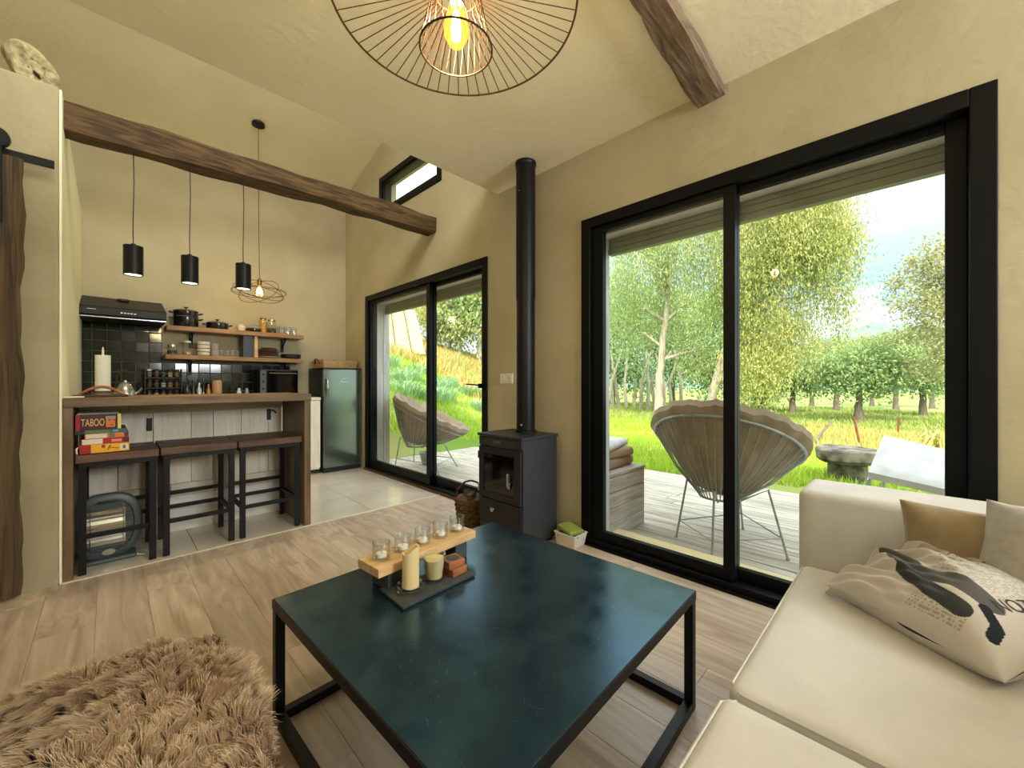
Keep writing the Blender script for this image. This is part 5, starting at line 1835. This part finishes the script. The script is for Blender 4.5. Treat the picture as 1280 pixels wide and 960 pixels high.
# near meadow, seen through both openings
t_ = rg.uniform(5.6, 16, 90000) ** 1.0
an = rg.uniform(math.radians(-6), math.radians(70), 90000)
X, Y = t_ * np.cos(an) * 1.0, t_ * np.sin(an)
k = (X > 5.02) | (Y > 5.6)
k &= X > 2.6
blades('grass', 'bright green meadow grass beside the deck', X[k], Y[k], .05, .16, .010, GRASSM, 1)
t_ = rg.uniform(14, 34, 60000); an = rg.uniform(math.radians(-6), math.radians(64), 60000)
X, Y = t_ * np.cos(an), t_ * np.sin(an)
blades('grass', 'paler grass farther out on the meadow and slope', X, Y, .08, .22, .03, leaf_mat('far_grass', [C(112, 150, 56), C(148, 172, 76), C(186, 186, 108), C(164, 178, 86), C(196, 180, 122)], .3), 2)
t_ = rg.uniform(9.5, 26, 60000); an = rg.uniform(math.radians(42), math.radians(66), 60000)
X, Y = t_ * np.cos(an), t_ * np.sin(an)
sel = (np.sin(1.3 * X + .4 * Y) + np.sin(.8 * Y - .5 * X) + rg.normal(0, .5, len(X))) > (12.5 - np.hypot(X, Y)) * .4
blades('dry_grass', 'straw coloured dead bracken patches on the hillside', X[sel], Y[sel], .12, .38, .03, DRYM, 3)
t_ = rg.uniform(9, 15, 9000); an = rg.uniform(math.radians(-3), math.radians(9), 9000)
X, Y = t_ * np.cos(an), t_ * np.sin(an)
blades('dry_grass', 'dry brown grass on the bank behind the stone table', X, Y, .05, .22, .02, DRYM, 4)

# strap leaved clumps on the slope
CLUMP = leaf_mat('strap_leaf', [C(146, 186, 138), C(164, 198, 150), C(184, 208, 168), C(160, 196, 112)], .3)
spots = sorted([(4.55, 8.3), (5.2, 8.9), (5.9, 8.6), (6.6, 9.3), (5.0, 9.6), (6.2, 9.9), (7.2, 9.0), (4.35, 7.6), (6.75, 7.9), (7.3, 8.1), (5.5, 7.9), (4.9, 7.6)], key=lambda p: p[0] / p[1])
cl_lab = ['first', 'second', 'third', 'fourth', 'fifth', 'sixth', 'seventh', 'eighth', 'ninth', 'tenth', 'eleventh', 'twelfth']
for i, (x, y) in enumerate(spots):
    rg_ = np.random.default_rng(40 + i)
    n = 260
    r = .38 * np.sqrt(rg_.uniform(0, 1, n)); a = rg_.uniform(0, 2 * PI, n)
    bx, by = r * np.cos(a), r * np.sin(a)
    h = rg_.uniform(  .18, .36, n); b = a + rg_.normal(0, .6, n); l = rg_.uniform(.1, .3, n)
    w2 = np.stack([-np.sin(b), np.cos(b), np.zeros(n)], 1) * .009
    base = np.stack([bx, by, np.zeros(n) - .08], 1)
    mid = base + np.stack([np.cos(b) * l * .3, np.sin(b) * l * .3, h * .75], 1)
    tip = base + np.stack([np.cos(b) * l, np.sin(b) * l, h], 1)
    V_ = np.stack([base - w2, base + w2, mid + w2, mid - w2, tip + w2 * .2, tip - w2 * .2], 1).reshape(-1, 3)
    idx = (np.arange(n) * 6)[:, None]
    FF = np.concatenate([idx + np.array([[0, 1, 2, 3]]), idx + np.array([[3, 2, 4, 5]])], 1).reshape(-1)
    o = numpy_mesh('strap_leaf_clump', V_, FF, 4, CLUMP, loc=(x, y, ground_z(x, y)))
    tag(o, 'blue green strap leaved clump, ' + cl_lab[i] + ' from the fridge side through the sliding door', 'plant', 'strap leaved clumps on the hillside')


# ------------------------------------------------------------------ trees
def leaves_mesh(blobs, n, size, aspect, droop, seed, streak=0.0, fill=.55):
    rg_ = np.random.default_rng(seed)
    B = np.array(blobs, dtype=float)
    vol = B[:, 3] ** 2 * B[:, 4]
    ncl = max(20, n // 90)
    which = rg_.choice(len(B), ncl, p=vol / vol.sum())
    d = rg_.normal(0, 1, (ncl, 3)); d /= np.linalg.norm(d, axis=1)[:, None]
    rr = rg_.uniform(fill, 1.0, ncl) ** .6
    R = np.stack([B[which, 3], B[which, 3], B[which, 4]], 1)
    cen = B[which, :3] + d * rr[:, None] * R
    per = np.repeat(np.arange(ncl), 90)
    m_ = len(per)
    sg = max(size, .14) * 1.5 * rg_.uniform(.6, 1.5, ncl)[per]
    P_ = cen[per] + rg_.normal(0, 1, (m_, 3)) * np.stack([sg, sg, sg * (1 + streak)], 1)
    if streak:
        P_[:, 2] -= np.abs(rg_.normal(0, 1, m_)) * sg * streak
    L = size * rg_.uniform(.6, 1.3, m_)
    a = rg_.normal(0, 1, (m_, 3)); a[:, 2] -= droop * 2.2
    a /= np.linalg.norm(a, axis=1)[:, None]
    b = np.cross(a, rg_.normal(0, 1, (m_, 3))); b /= np.linalg.norm(b, axis=1)[:, None] + 1e-9
    a *= L[:, None] / 2
    b *= (L * aspect)[:, None] / 2
    V_ = np.stack([P_ - a, P_ + b * 1.0 - a * .1, P_ + a, P_ - b - a * .1], 1).reshape(-1, 3)
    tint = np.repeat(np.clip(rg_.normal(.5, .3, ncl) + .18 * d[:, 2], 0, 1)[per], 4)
    return V_, tint


def tree(name, label, base, trunk, blobs, n, size, aspect, droop, mat, bark, seed, r0=.18, streak=0., limbs=True, group=None, fill=.55):
    z0 = ground_z(base[0], base[1]) - .1
    t = thing(name, label, 'tree', (base[0], base[1], z0), group)
    rg2 = random.Random(seed)
    pts = [Vector((base[0], base[1], z0))] + [Vector(p) for p in trunk]
    m = MB()
    # resample with a little wobble
    fine, rad = [], []
    kk = len(pts) - 1
    for i in range(kk):
        for q_ in range(5):
            u = q_ / 5
            fine.append(pts[i].lerp(pts[i + 1], u) + Vector((rg2.uniform(-1, 1), rg2.uniform(-1, 1), 0)) * r0 * .12)
            rad.append(r0 * (1 - .7 * (i + u) / kk) * (1.25 if i + u < .15 else 1))
    fine.append(pts[-1]); rad.append(r0 * .28)
    m.tube(fine, rad, 9)
    m.build('trunk', bark, t)
    if limbs:
        m = MB()
        for b in blobs:
            c = Vector(b[:3])
            st_ = min(fine, key=lambda p: (p - c).length + abs(p.z - (c.z - b[4] * .8)) * .8)
            md = st_.lerp(c, .55) + Vector((rg2.uniform(-.2, .2), rg2.uniform(-.2, .2), rg2.uniform(0, .25)))
            m.tube([st_, md, c, c + Vector((rg2.uniform(-.4, .4), rg2.uniform(-.4, .4), b[4] * .5))], [r0 * .34, r0 * .25, r0 * .14, r0 * .05], 6)
        m.build('limbs', bark, t)
    V_, tint = leaves_mesh(blobs, n, size, aspect, droop, seed, streak, fill)
    V_ = V_ - np.array((base[0], base[1], z0))
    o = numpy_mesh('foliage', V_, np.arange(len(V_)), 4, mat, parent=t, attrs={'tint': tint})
    tag(o, kind='stuff')
    return t


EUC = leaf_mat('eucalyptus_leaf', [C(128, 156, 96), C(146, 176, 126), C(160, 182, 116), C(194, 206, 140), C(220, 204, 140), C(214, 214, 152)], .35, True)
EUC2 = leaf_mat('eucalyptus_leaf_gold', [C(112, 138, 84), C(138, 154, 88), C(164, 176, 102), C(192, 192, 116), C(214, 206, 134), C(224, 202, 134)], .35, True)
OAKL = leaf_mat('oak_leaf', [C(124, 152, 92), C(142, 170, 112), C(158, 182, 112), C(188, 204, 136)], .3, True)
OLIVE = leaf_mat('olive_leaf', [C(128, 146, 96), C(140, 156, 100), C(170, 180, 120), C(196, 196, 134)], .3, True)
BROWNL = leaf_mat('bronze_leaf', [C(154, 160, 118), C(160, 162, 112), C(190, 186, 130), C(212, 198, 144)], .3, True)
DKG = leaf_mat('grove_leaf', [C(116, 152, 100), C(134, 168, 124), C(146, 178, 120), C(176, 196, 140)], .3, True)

tree('eucalyptus_tree', 'tall eucalyptus with a straight pale trunk behind the wire chair', (15.42, 7.21), [(15.5, 7.2, 1.5), (15.5, 6.9, 4.0), (15.4, 6.8, 7.5)],
     [(14.91, 7.72, 5.8, 1.43, 1.75), (15.53, 6.39, 6.57, 1.69, 1.54), (16.9, 7.75, 4.2, 1.3, 1.1), (15.66, 5.56, 4.3, 1.0, 1.4), (15.37, 8.3, 3.2, .9, .9), (16.8, 6.3, 2.4, .9, .9), (15.24, 8.8, 4.61, 1.18, 1.5), (15.24, 7.39, 8.02, 1.9, 1.27)],
     56000, .115, .30, 1.1, EUC, BARK, 1, r0=.19, streak=1.2, fill=.35)
tree('eucalyptus_tree', 'huge drooping golden eucalyptus whose crown fills the middle of the wide window', (15.2, 5.31), [(15.1, 5.0, 1.0), (15.3, 4.5, 3.0), (15.6, 3.4, 5.6), (15.7, 2.9, 7.0)],
     [(15.04, 4.05, 5.06, 1.15, 1.26), (15.48, 2.9, 5.69, 1.33, 1.11), (16.31, 2.08, 5.43, 1.00, 1.25), (16.34, 1.82, 3.99, 0.62, 0.86), (15.61, 3.49, 3.19, 1.15, 1.15), (15.23, 3.86, 1.68, 0.99, 0.86), (15.76, 2.63, 6.85, 1.33, 0.66),
      (16.41, 1.75, 6.41, 0.57, 0.52), (14.85, 4.24, 6.67, 0.92, 0.69), (16.0, 2.67, 2.72, 0.57, 0.65), (15.6, 3.2, 7.4, 1.29, 0.52)],
     80000, .115, .30, 1.1, EUC2, BARK, 2, r0=.17, streak=1.4, fill=.35)
for i, (b, tk, bl, n, lab) in enumerate((
        ((22.94, 13.83), [(22.9, 13.6, 2), (23.0, 13.8, 6)], [(22.94, 13.83, 4.6, 2.06, 3.6), (24.2, 13.4, 1.9, 1.8, 1.3)], 7000, 'dense green grove tree seen at the window edge above the wooden bench'),
        ((27.66, 11.94), [(27.6, 11.9, 3), (27.7, 11.9, 6)], [(27.66, 11.94, 4.6, 2.6, 3.8)], 7000, 'dense green grove tree standing behind the straight pale trunk'),
        ((26.45, 8.91), [(26.5, 8.9, 3), (26.5, 8.8, 5)], [(26.45, 8.91, 3.6, 2.1, 3.0)], 6000, 'dense green grove tree glimpsed between the two eucalyptus trunks'),
        ((27.58, 6.36), [(27.6, 6.4, 1.2), (27.6, 6.3, 2.6)], [(27.58, 6.36, 1.9, 1.9, 1.7)], 4500, 'round dark green tree low under the golden eucalyptus crown'))):
    tree('grove_tree', lab, b, tk, bl, int(n * 1.7), .24, .42, .4, DKG, DARKBARK, 10 + i, r0=.2, streak=.4, group='trees of the green grove', fill=.3)
# thin grove stems
stems = MB()
SL_ = ['first', 'second', 'third', 'fourth', 'fifth', 'sixth', 'seventh', 'eighth', 'ninth', 'tenth']
rng = random.Random(31)
for i in range(10):
    q_ = i / 9
    x, y = 21 + rng.uniform(-2, 3), 0
    ratio = .60 - .19 * q_
    y = x * ratio
    z = ground_z(x, y)
    m = MB(); m.tube([(x, y, z - .1), (x + rng.uniform(-.3, .3), y + rng.uniform(-.3, .3), z + 1.5), (x + rng.uniform(-.6, .6), y + rng.uniform(-.6, .6), z + 3.2)], [.11, .085, .05], 7)
    tag(m.build('tree_stem', BARK), 'bare pale grove stem, ' + SL_[i] + ' counted from the window edge above the bench box', 'tree', 'bare stems of the grove')

OR = [
    ((23.96, 4.32), [(24.0, 4.3, .5), (23.9, 4.4, 1.5)], [(23.82, 4.46, 1.62, 1.59, 1.15), (24.52, 3.76, 1.1, 0.99, 0.75)], 5200, OAKL, 'dark green orchard tree half hidden by the chair cushion'),
    ((30.61, 3.33), [(30.6, 3.3, 1), (30.5, 3.5, 2.3)], [(30.44, 3.5, 2.4, 1.71, 1.25)], 4200, OLIVE, 'yellow green orchard tree beyond the gap below the far hill'),
    ((19.9, 1.50), [(19.95, 1.5, .35), (19.9, 1.45, 1.2)], [(20.0, 1.48, 1.50, 1.26, .80), (20.4, 1.04, 1.1, 0.9, 0.52), (19.4, 2.0, 1.15, 0.8, 0.5)], 6000, OAKL, 'flat crowned green tree standing alone on the lawn'),
    ((35.89, 0.88), [(35.9, .9, 1), (35.8, .95, 2.8)], [(35.82, 0.95, 2.9, 1.75, 1.5)], 4200, OLIVE, 'pale yellow tree directly under the far hilltop'),
    ((27.16, -0.29), [(27.1, -.25, .6), (27.0, -.1, 1.5)], [(26.98, -0.11, 1.59, 1.58, 1.2), (27.43, -0.56, 1.05, 0.94, 0.7)], 5200, OAKL, 'green tree with a leaning dark stem near the window frame'),
    ((43.31, -0.88), [(43.3, -.9, 1.5), (43.3, -.9, 4)], [(43.31, -0.88, 4.0, 2.14, 1.6)], 3600, OLIVE, 'pale olive tree far out below the bronze crown'),
    ((45.51, 2.58), [(45.5, 2.6, 1.5), (45.5, 2.6, 4)], [(45.51, 2.58, 3.6, 2.3, 1.6), (46, 4.4, 2.4, 2.2, 1.5)], 3800, OLIVE, 'light green tree farthest out on the plain'),
    ((38.0, 5.6), [(38, 5.6, 1), (38, 5.6, 2.4)], [(38, 5.6, 1.9, 2.3, 1.5)], 3600, DKG, 'low dark tree behind the drooping crown edge'),
]
for i, (b, tk, bl, n, mt, lab) in enumerate(OR):
    bl = [(q[0], q[1], q[2] + .22, q[3] * .92, q[4] * .74) for q in bl]
    tree('orchard_tree', lab, b, tk, bl, int(n * 3), .14, .45, .3, mt, DARKBARK, 60 + i, r0=.17, streak=.2, group='orchard trees on the plain', fill=.3)
tree('bronze_tree', 'tall bronze leaved tree cut off by the frame of the wide window', (19.3, -1.15), [(19.3, -1.1, 1.5), (19.2, -.9, 3.5), (19.2, -.9, 5)],
     [(18.82, -0.44, 4.79, 1.16, 0.72), (18.49, -0.11, 3.76, 0.72, 0.64), (19.13, -0.75, 3.11, 1.16, 1.03), (19.55, -0.45, 1.9, 0.94, 0.75), (19.41, -1.02, 4.92, 1.16, 0.9), (19.4, -1.5, 3.9, 1.2, 1.2)],
     15000, .11, .5, .3, BROWNL, DARKBARK, 80, r0=.22, streak=.2, fill=.3)
tree('hillside_tree', 'yellow green tree on the hilltop behind the sliding door', (12.9, 17.6), [(12.9, 17.7, 4.0), (13.0, 17.9, 5.5)], [(13.09, 18.03, 5.3, 1.5, 1.4), (12.62, 18.49, 4.6, 1.1, .9)], 6500, .26, .4, .5, EUC2, BARK, 90, r0=.13, streak=.5, group='trees on the hilltop', fill=.3)
tree('hillside_tree', 'paler tall tree on the hilltop next to the door handle side', (13.0, 15.3), [(13.0, 15.3, 4.0), (13.1, 15.2, 6.0)], [(13.02, 15.26, 5.7, 1.35, 1.4), (12.74, 15.55, 4.3, 0.79, 0.9)], 6000, .26, .4, .5, EUC, BARK, 91, r0=.15, streak=.5, group='trees on the hilltop', fill=.3)
tree('hillside_tree', 'thin half bare pale tree on the hilltop between two leafy ones', (12.6, 16.3), [(12.6, 16.3, 3.8), (12.9, 16.4, 5.2), (12.6, 16.2, 6.5)], [(12.7, 16.3, 4.8, .9, 1.2)], 1600, .22, .4, .5, OLIVE, BARK, 92, r0=.12, streak=.5, group='trees on the hilltop', fill=.3)
tree('hillside_tree', 'light tree at the top of the slope above the straw shelter', (13.28, 23.49), [(13.3, 23.5, 7.2), (13.3, 23.5, 8)], [(13.28, 23.49, 8.0, 1.7, 1.2)], 4000, .3, .4, .4, OLIVE, BARK, 93, r0=.15, streak=.3, group='trees on the hilltop', fill=.3)

# straw roofed shelter on the slope
sh_ = thing('straw_shelter', 'straw thatched shelter roof on the slope seen through the sliding door', 'shelter', (6.6, 12.2, ground_z(6.6, 12.2)))
zg = ground_z(6.6, 12.2)
A_, B_, C_, D_ = Vector((5.2, 12.6, zg + .0)), Vector((7.5, 11.6, zg - .1)), Vector((7.7, 12.6, zg + 1.5)), Vector((5.6, 13.4, zg + 1.9))
nn = (B_ - A_).cross(D_ - A_).normalized() * .09
m = MB(); m.hexa([A_, B_, C_, D_, A_ - nn, B_ - nn, C_ - nn, D_ - nn] if nn.z < 0 else [A_ - nn, B_ - nn, C_ - nn, D_ - nn, A_, B_, C_, D_])
m.build('thatch', STRAW, sh_)
for k in (.22, .42, .62, .82):
    m = MB(); off = nn if nn.z > 0 else -nn
    m.tube([A_.lerp(B_, k) + off * .35, D_.lerp(C_, k) + off * .35], .022, 6); m.build('batten', DARKBARK, sh_)

# ------------------------------------------------------------------ terrace furniture
def wire_chair(label, c, face, R, tilt, zc, ring_c, ring_z, feet, seed, cush_label):
    """bowl shaped wire chair; c centre of the rim (x, y), face direction in plan, rim height zc"""
    t = thing('wire_chair', label, 'chair', (c[0], c[1], DZ), 'round wire chairs on the deck')
    fd = Vector((face[0], face[1], 0)).normalized()
    sd = Vector((-fd.y, fd.x, 0))
    nrm = (Vector((0, 0, 1)) * math.cos(tilt) + fd * math.sin(tilt)).normalized()
    up = (Vector((0, 0, 1)) * math.sin(tilt) - fd * math.cos(tilt)).normalized()      # towards the high back of the rim
    cc = Vector((c[0], c[1], zc))
    rc = Vector((ring_c[0], ring_c[1], ring_z))

    def rim(a, k=1.0):
        return cc + (up * math.cos(a) + sd * math.sin(a)) * R * k

    def low(a, r=.135):
        return rc + (-fd * math.cos(a) + sd * math.sin(a)) * r
    m = MB(); m.tube([rim(2 * PI * i / 56) for i in range(56)], .011, 8, closed=True); m.build('rim', GALV, t)
    m = MB(); m.tube([low(2 * PI * i / 28) for i in range(28)], .008, 6, closed=True); m.build('seat_ring', GALV, t)
    for i in range(44):
        a = 2 * PI * i / 44
        p, q_ = low(a), rim(a)
        m = MB(); m.tube([p, p.lerp(q_, .5) - nrm * .035, q_], .0042, 5); m.build('wire', GALV, t)
    ft_ = [Vector((x, y, DZ + .002)) for x, y in feet]
    tops = []
    for i, f_ in enumerate(ft_):
        d = (f_ - rc); d.z = 0
        tp = rc + d.normalized() * min(.30, d.length * .75) + Vector((0, 0, .10))
        tops.append(tp)
        m = MB(); m.tube([f_, tp, rc + d.normalized() * .12 - Vector((0, 0, .015))], .0075, 6); m.lathe([(.0, 0), (.012, 0), (.010, .015)], f_, 10); m.build('leg', GALV, t)
    for i in range(len(ft_)):
        a, b = ft_[i].lerp(tops[i], .30), ft_[(i + 1) % len(ft_)].lerp(tops[(i + 1) % len(ft_)], .30)
        m = MB(); m.tube([a, b], .005, 6); m.build('stretcher', GALV, t)
    # cushion: lines the bowl and rolls over the rim
    rg_ = random.Random(seed)
    ph = [rg_.uniform(0, 6.28) for _ in range(8)]
    prof = [(0.02, .0, 1), (.35, .0, 1), (.7, .0, 1), (.92, .0, 1), (1.03, .0, 1), (1.085, .03, 1), (1.08, .075, 1), (1.0, .095, 1), (.85, .11, 0), (.6, .10, 0), (.3, .10, 0), (.02, .10, 0)]
    N = 144
    vs_, fs = [], []
    dome = lambda k: (1 - min(k, 1.0) ** 1.6)
    depth = (cc - rc).dot(nrm)
    for (k, off, _) in prof:
        for j in range(N):
            a = 2 * PI * j / N
            kk = k * (1 + .010 * math.sin(5 * a + ph[0]) + .007 * math.sin(11 * a + ph[1]))
            wrk = .011 * math.sin(11 * a + ph[2] + 5 * k) + .010 * math.sin(23 * a + ph[3] - 9 * k) + .007 * math.sin(41 * a + ph[4] + 6 * math.sin(3 * a))
            # bowl surface: between the seat ring centre and the rim
            e_ = min(kk, 1.0)
            base_ = rc.lerp(cc, 0) if False else None
            p = low(a, .135).lerp(rim(a), max(0, (e_ - .27) / .73)) if e_ > .27 else low(a, .5 * e_)
            if kk > 1:
                p = rim(a, kk)
            vs_.append(p + nrm * (.022 + off + wrk * (.6 if k > .9 else .8)))
    for i in range(len(prof) - 1):
        for j in range(N):
            fs.append((i * N + j, i * N + (j + 1) % N, (i + 1) * N + (j + 1) % N, (i + 1) * N + j))
    m = MB(); m.add(vs_, fs, True)
    o = m.build('chair_cushion', CUSHION)
    o.data.polygons.foreach_set('use_smooth', [True] * len(o.data.polygons))
    tag(o, cush_label, 'cushion', 'padded cushions in the wire chairs')
    return t


wire_chair('round wire chair seen from behind through the wide window', (3.28, 1.02), (1.0, 0.02), .50, math.radians(29), .635, (3.10, .99), .285, [(2.70, .91), (3.10, .58), (3.50, .95), (2.97, 1.25)], 1,
           'wrinkled taupe cushion rolled over the rim of the chair at the wide window')
wire_chair('round wire chair seen from the side through the sliding door', (2.98, 4.52), (0.80, -0.60), .50, math.radians(26), .62, (2.86, 4.62), .27, [(2.86, 4.12), (3.36, 4.42), (3.1, 5.1), (2.72, 4.95)], 2,
           'taupe cushion in the chair behind the sliding door')
m = MB(); m.lathe([(.06, 0), (.10, .16), (.104, .17), (.098, .17), (.056, .006), (.001, .006)], (3.16, 4.86, DZ), 24, caps=False)
tag(m.build('bucket', GALV), 'small grey bucket on the deck behind the side view chair', 'bucket')

# bench box with folded cushions beside the wide window
bx = thing('bench_box', 'grey weathered plank bench box on the deck beside the window', 'bench', (2.83, 1.9, DZ))
for i in range(4):
    z = DZ + .002 + i * .112
    m = MB(); m.box(2.56, 3.10, 1.568, 1.592, z, z + .109); m.build('plank', BENCHWOOD, bx, bevel=0.003)
    m = MB(); m.box(3.078, 3.102, 1.594, 2.30, z, z + .109); m.build('plank', DECKWOOD, bx, bevel=0.003)
m = MB(); m.box(2.56, 3.108, 1.562, 2.31, DZ + .452, DZ + .474); m.build('lid', BENCHWOOD, bx, bevel=0.004)
for i, (z, t_h, a, dx, lab, mt) in enumerate(((.476, .075, .05, .02, 'brown folded cushion lowest on the bench box', M('brown_outdoor_cloth', C(150, 120, 98), rough=.9)), (.553, .07, -.08, 0.0, 'brown folded cushion second on the bench box', M('brown_outdoor_cloth_b', C(156, 130, 106), rough=.9)),
                                          (.626, .055, .22, -.02, 'pale cream cushion on top of the bench box pile', LOUNGE))):
    m = cushion_box(-.24, .24, -.22, .22, 0, t_h, r=.028, crown=.012, nu=8, nv=8)
    m.turn(Matrix.Translation((2.82 + dx, 1.86, DZ + z)) @ Matrix.Rotation(a, 4, 'Z'))
    o = soft(m, 'outdoor_cushion', mt, None)
    tag(o, lab, 'cushion', 'folded cushions on the bench box')

# lounger with pale cover
lg = thing('sun_lounger', 'pale covered sun lounger with raised back beyond the sofa arm', 'lounger', (4.5, -0.1, DZ))
Q = [Vector((4.2, .26, .40)), Vector((4.9, .20, .63)), Vector((4.74, -.44, .50)), Vector((4.03, -.38, .34))]
nn = (Q[1] - Q[0]).cross(Q[3] - Q[0]).normalized()
if nn.z < 0: nn = -nn
m = MB()


def lmat(u, v, s_):
    p = Q[0].lerp(Q[1], u).lerp(Q[3].lerp(Q[2], u), v)
    return p


n = 16
vs_, fs = [], []
for side in (0, 1):
    for j in range(n + 1):
        for i in range(n + 1):
            u, v = i / n, j / n
            k = (1 - abs(2 * u - 1) ** 6) * (1 - abs(2 * v - 1) ** 6)
            p = lmat(u, v, side)
            h_ = (.035 * k + .006 * math.sin(9 * u + 4 * v) * k) if side == 0 else -.055 - .02 * k
            vs_.append(p + nn * h_)
kq = n + 1
for side in (0, 1):
    o_ = side * kq * kq
    for j in range(n):
        for i in range(n):
            q_ = (o_ + j * kq + i, o_ + j * kq + i + 1, o_ + (j + 1) * kq + i + 1, o_ + (j + 1) * kq + i)
            fs.append(q_ if side == 0 else q_[::-1])
for i in range(n):
    for (a, b) in ((i, i + 1), (n * kq + i, n * kq + i + 1), (i * kq, (i + 1) * kq), (i * kq + n, (i + 1) * kq + n)):
        fs.append((a, b, b + kq * kq, a + kq * kq))
m.add(vs_, fs, True)
m.build('mattress', LOUNGE, lg)
for p, q_ in ((Q[0], Q[1]), (Q[3], Q[2])):
    m = MB(); m.tube([p - nn * .085, q_ - nn * .085], .014, 8); m.build('rail', GALV, lg)
for p in Q:
    m = MB(); m.tube([Vector((p.x, p.y, DZ)), p - nn * .08], .014, 8); m.build('leg', GALV, lg)

# stone table on the grass
stb = thing('stone_table', 'mossy stone slab on a stone block standing on the grass', 'table', (6.45, .6, ground_z(6.45, .6)))
m = MB()
N = 18
rng = random.Random(8)
vs_, fs = [], []
zt = .29
for zz, k in ((zt - .17, .86), (zt - .13, 1.0), (zt - .02, 1.03), (zt, .97)):
    for j in range(N):
        a = 2 * PI * j / N
        r = .31 * k * (1 + .08 * math.sin(3 * a + 1) + rng.uniform(-.03, .03))
        vs_.append((6.45 + r * math.cos(a), .60 + r * 1.0 * math.sin(a), zz + rng.uniform(-.006, .006)))
for i in range(3):
    for j in range(N):
        fs.append((i * N + j, i * N + (j + 1) % N, (i + 1) * N + (j + 1) % N, (i + 1) * N + j))
fs += [tuple(range(N - 1, -1, -1)), tuple(range(3 * N, 4 * N))]
m.add(vs_, fs)
m.build('slab', STONE, stb)
m = MB(); m.hexa([(6.3, .40, -.2), (6.62, .40, -.2), (6.62, .78, -.2), (6.3, .78, -.2), (6.27, .41, zt - .172), (6.60, .41, zt - .172), (6.60, .77, zt - .172), (6.27, .77, zt - .172)])
m.build('block', STONE, stb, bevel=.02)

# fence stakes and the dry palm
for i, (x, y, h_, lean, lab) in enumerate(((10.2, .72, .62, .12, 'rusty iron stake leaning on the bank behind the stone table'), (13.5, .30, .5, -.02, 'short dark fence stake far down the lawn'))):
    z = ground_z(x, y)
    m = MB(); m.tube([(x, y, z - .1), (x, y + lean, z + h_)], .02, 8)
    tag(m.build('fence_stake', RUST), lab, 'stake')
m = MB(); m.tube([(10.3, 1.50, ground_z(10.3, 1.5)), (10.7, 1.42, .0), (11.1, 1.25, .30)], [.035, .028, .014], 7)
tag(m.build('fallen_branch', DARKBARK), 'pale dead branch lying on the bank beside the chair cushion', 'branch')
rg_ = np.random.default_rng(77)
n = 420
a = rg_.uniform(0, 2 * PI, n); l = rg_.uniform(.25, .55, n); h_ = rg_.uniform(.25, .62, n)
bx_, by_ = rg_.normal(0, .06, n), rg_.normal(0, .06, n)
w2 = np.stack([-np.sin(a), np.cos(a), np.zeros(n)], 1) * .012
base_ = np.stack([bx_, by_, np.zeros(n)], 1)
mid_ = base_ + np.stack([np.cos(a) * l * .5, np.sin(a) * l * .5, h_], 1)
tip_ = base_ + np.stack([np.cos(a) * l, np.sin(a) * l, h_ * .5], 1)
V_ = np.stack([base_ - w2, base_ + w2, mid_ + w2, mid_ - w2, tip_ + w2 * .2, tip_ - w2 * .2], 1).reshape(-1, 3)
idx = (np.arange(n) * 6)[:, None]
FF = np.concatenate([idx + np.array([[0, 1, 2, 3]]), idx + np.array([[3, 2, 4, 5]])], 1).reshape(-1)
o = numpy_mesh('dry_grass_tussock', V_, FF, 4, DRYM, loc=(7.6, -0.32, ground_z(7.6, -.32)))
tag(o, 'straw coloured dry grass tussock just behind the sun lounger', 'plant')
